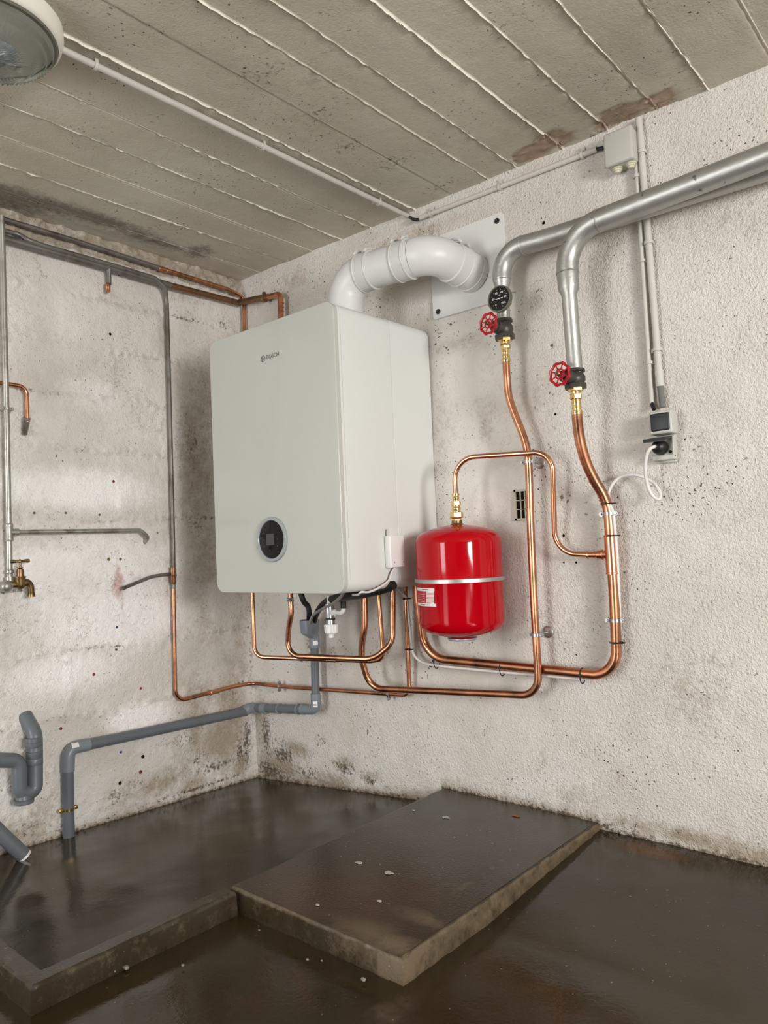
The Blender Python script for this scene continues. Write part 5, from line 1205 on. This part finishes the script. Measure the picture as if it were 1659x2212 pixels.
# switch and socket unit
fy = -.058
sx0, sx1 = P(1401, 912, fy).x, P(1451, 908, fy).x; sz1 = P(1425, 887, fy).z; sz0 = P(1427, 937, fy).z
bx0, bx1 = P(1408, 990, -.02).x - .002, P(1462, 990, -.004).x; bz0 = P(1435, 998, -.020).z
sw = thing('switched_socket', 'grey surface-mounted switch and socket unit with dark rocker on the right wall', 'socket', ((bx0 + bx1) / 2, 0, bz0))
q = MB(); q.box((sx0 + .004, -.012, bz0 - .002), (bx1, .005, sz1 + .001), .003); put('back_plate', q.mesh(), 'socket_grey', sw)
q = MB(); q.box((sx0, fy, sz0), (sx1, -.008, sz1), .005); put('switch_housing', q.mesh(), 'socket_grey', sw)
q = MB(); q.box((sx0 + .006, fy - .005, sz0 + .008), (sx1 - .006, fy + .004, sz1 - .007), .004); put('rocker', q.mesh(), 'rocker', sw)
oy = -.034; ox0, ox1 = P(1407, 960, oy).x, P(1455, 960, oy).x
q = MB(); q.box((ox0, oy + .012, bz0 + .004), (ox1, -.008, sz0 - .002), .003)
q.box((ox0, oy, bz0 + .004), (ox1, oy + .014, bz0 + .018), .003); q.box((ox1 - .005, oy, bz0 + .010), (ox1, oy + .014, sz0 - .006), .002)
put('socket_housing', q.mesh(), 'socket_grey', sw)
q = MB(); q.lathe((ox1 - .014, oy + .013, bz0 + .026), (0, -1, 0), [(0, .0045), (.0025, .0045), (.0028, .003)], 14); put('screw', q.mesh(), 'hole', sw)
# open flap
fz = P(1430, 946, -.04).z
vs = [Vector((ox0 - .002, oy + .002, fz + .004)), Vector((ox1 - .004, oy + .002, fz + .004)), Vector((ox1 - .004, oy - .052, fz - .004)), Vector((ox0 - .002, oy - .052, fz - .004))]
q = MB(); q.prism(vs, (0, -.001, -.006)); q.prism([vs[3] + Vector((0, .001, -.004)), vs[2] + Vector((0, .001, -.004)), vs[2] + Vector((0, .001, -.010)), vs[3] + Vector((0, .001, -.010))], (0, .003, 0)); put('flap', q.mesh(), 'rocker', sw, smooth=False)
pc_ = P(1424, 966, oy - .005)
plg = thing('power_cable', 'long white mains cable with black plug in the socket, looping to the copper pipe', 'cable', (pc_.x, pc_.y, pc_.z))
q = MB(); q.lathe((pc_.x, oy + .011, pc_.z), (0, -1, 0), [(0, .0200), (.012, .0205), (.022, .0195), (.030, .0150), (.034, .0085), (.046, .0055)], 32); put('plug', q.mesh(), 'black_rubber', plg)
# power cord
cpts = [Vector((pc_.x, oy - .032, pc_.z)), P(1406, 968, -.085), P(1398, 981, -.085), P(1394, 1005, -.078), P(1396, 1035, -.068), P(1403, 1060, -.058), P(1414, 1075, -.050), P(1424, 1078, -.045), P(1427, 1069, -.038), P(1421, 1055, -.032), P(1410, 1042, -.028), P(1395, 1033, -.026), P(1372, 1026, -.026), P(1347, 1028, -.030), P(1328, 1040, -.036), P(1316, 1060, -.042), P(1313, 1080, -.050), P(1322, 1100, -.050), P(1326, 1120, -.050), P(1329.5, 1157, -.048), P(1333, 1200, -.046), P(1336, 1260, -.044), P(1338, 1310, -.040), P(1338.5, 1345, -.034), P(1338, 1375, -.030), P(1334, 1410, -.026), P(1318, 1445, -.026), P(1290, 1462, -.03), P(1250, 1466, -.04), P(1180, 1460, -.042), P(1085, 1452, -.042), P(1010, 1445, -.042), P(945, 1438, -.044), P(915, 1432, -.036), P(898, 1420, -.034), P(890, 1402, -.034), P(887, 1370, -.038), P(883, 1330, -.044), P(879, 1297, -.046), P(872, 1284, -.06), P(860, 1273, -.08), P(850, 1262, -.10)]
q = MB(); q.tube(smooth_path(cpts, 6), .0046, 12); put('cord', q.mesh(), 'cable_white', plg)

# ================================================================== AIR VENT
v0 = P(1114, 1124, -.006); v1 = P(1143, 1056, -.006)
vx0, vx1, vz0, vz1 = v0.x - .0, v1.x + .006, P(1128, 1124, -.006).z, P(1128, 1057, -.006).z
vent = thing('air_vent', 'small cream slotted air vent in the wall, half behind the copper riser', 'vent', ((vx0 + vx1) / 2, 0, vz0))
q = MB(); vo = min(back_fn(xx, zz)[0][1] for xx in (vx0, vx1) for zz in (vz0, vz1)) - .001; nx, nzv = 3, 3; fr = .0065; bx = .0032; W2 = (vx1 - vx0 - 2 * fr - (nx - 1) * bx * 1.2) / nx
xs_ = []; x = vx0 + fr
q.box((vx0, vo - .006, vz0), (vx0 + fr, vo + .006, vz1)); q.box((vx1 - fr, vo - .006, vz0), (vx1, vo + .006, vz1)); q.box((vx0, vo - .006, vz0), (vx1, vo + .006, vz0 + fr)); q.box((vx0, vo - .006, vz1 - fr), (vx1, vo + .006, vz1))
for k in range(1, nx): xx = vx0 + fr + k * (vx1 - vx0 - 2 * fr) / nx; q.box((xx - bx / 2, vo - .005, vz0 + fr), (xx + bx / 2, vo + .006, vz1 - fr))
for k in range(1, nzv): zz = vz0 + fr + k * (vz1 - vz0 - 2 * fr) / nzv; q.box((vx0 + fr, vo - .005, zz - .0011), (vx1 - fr, vo + .006, zz + .0013))
put('grille', q.mesh(), 'vent', vent, smooth=False)
q = MB(); q.box((vx0 + .003, vo - .0012, vz0 + .003), (vx1 - .003, vo + .006, vz1 - .003)); put('dark_opening', q.mesh(), 'hole', vent, smooth=False)
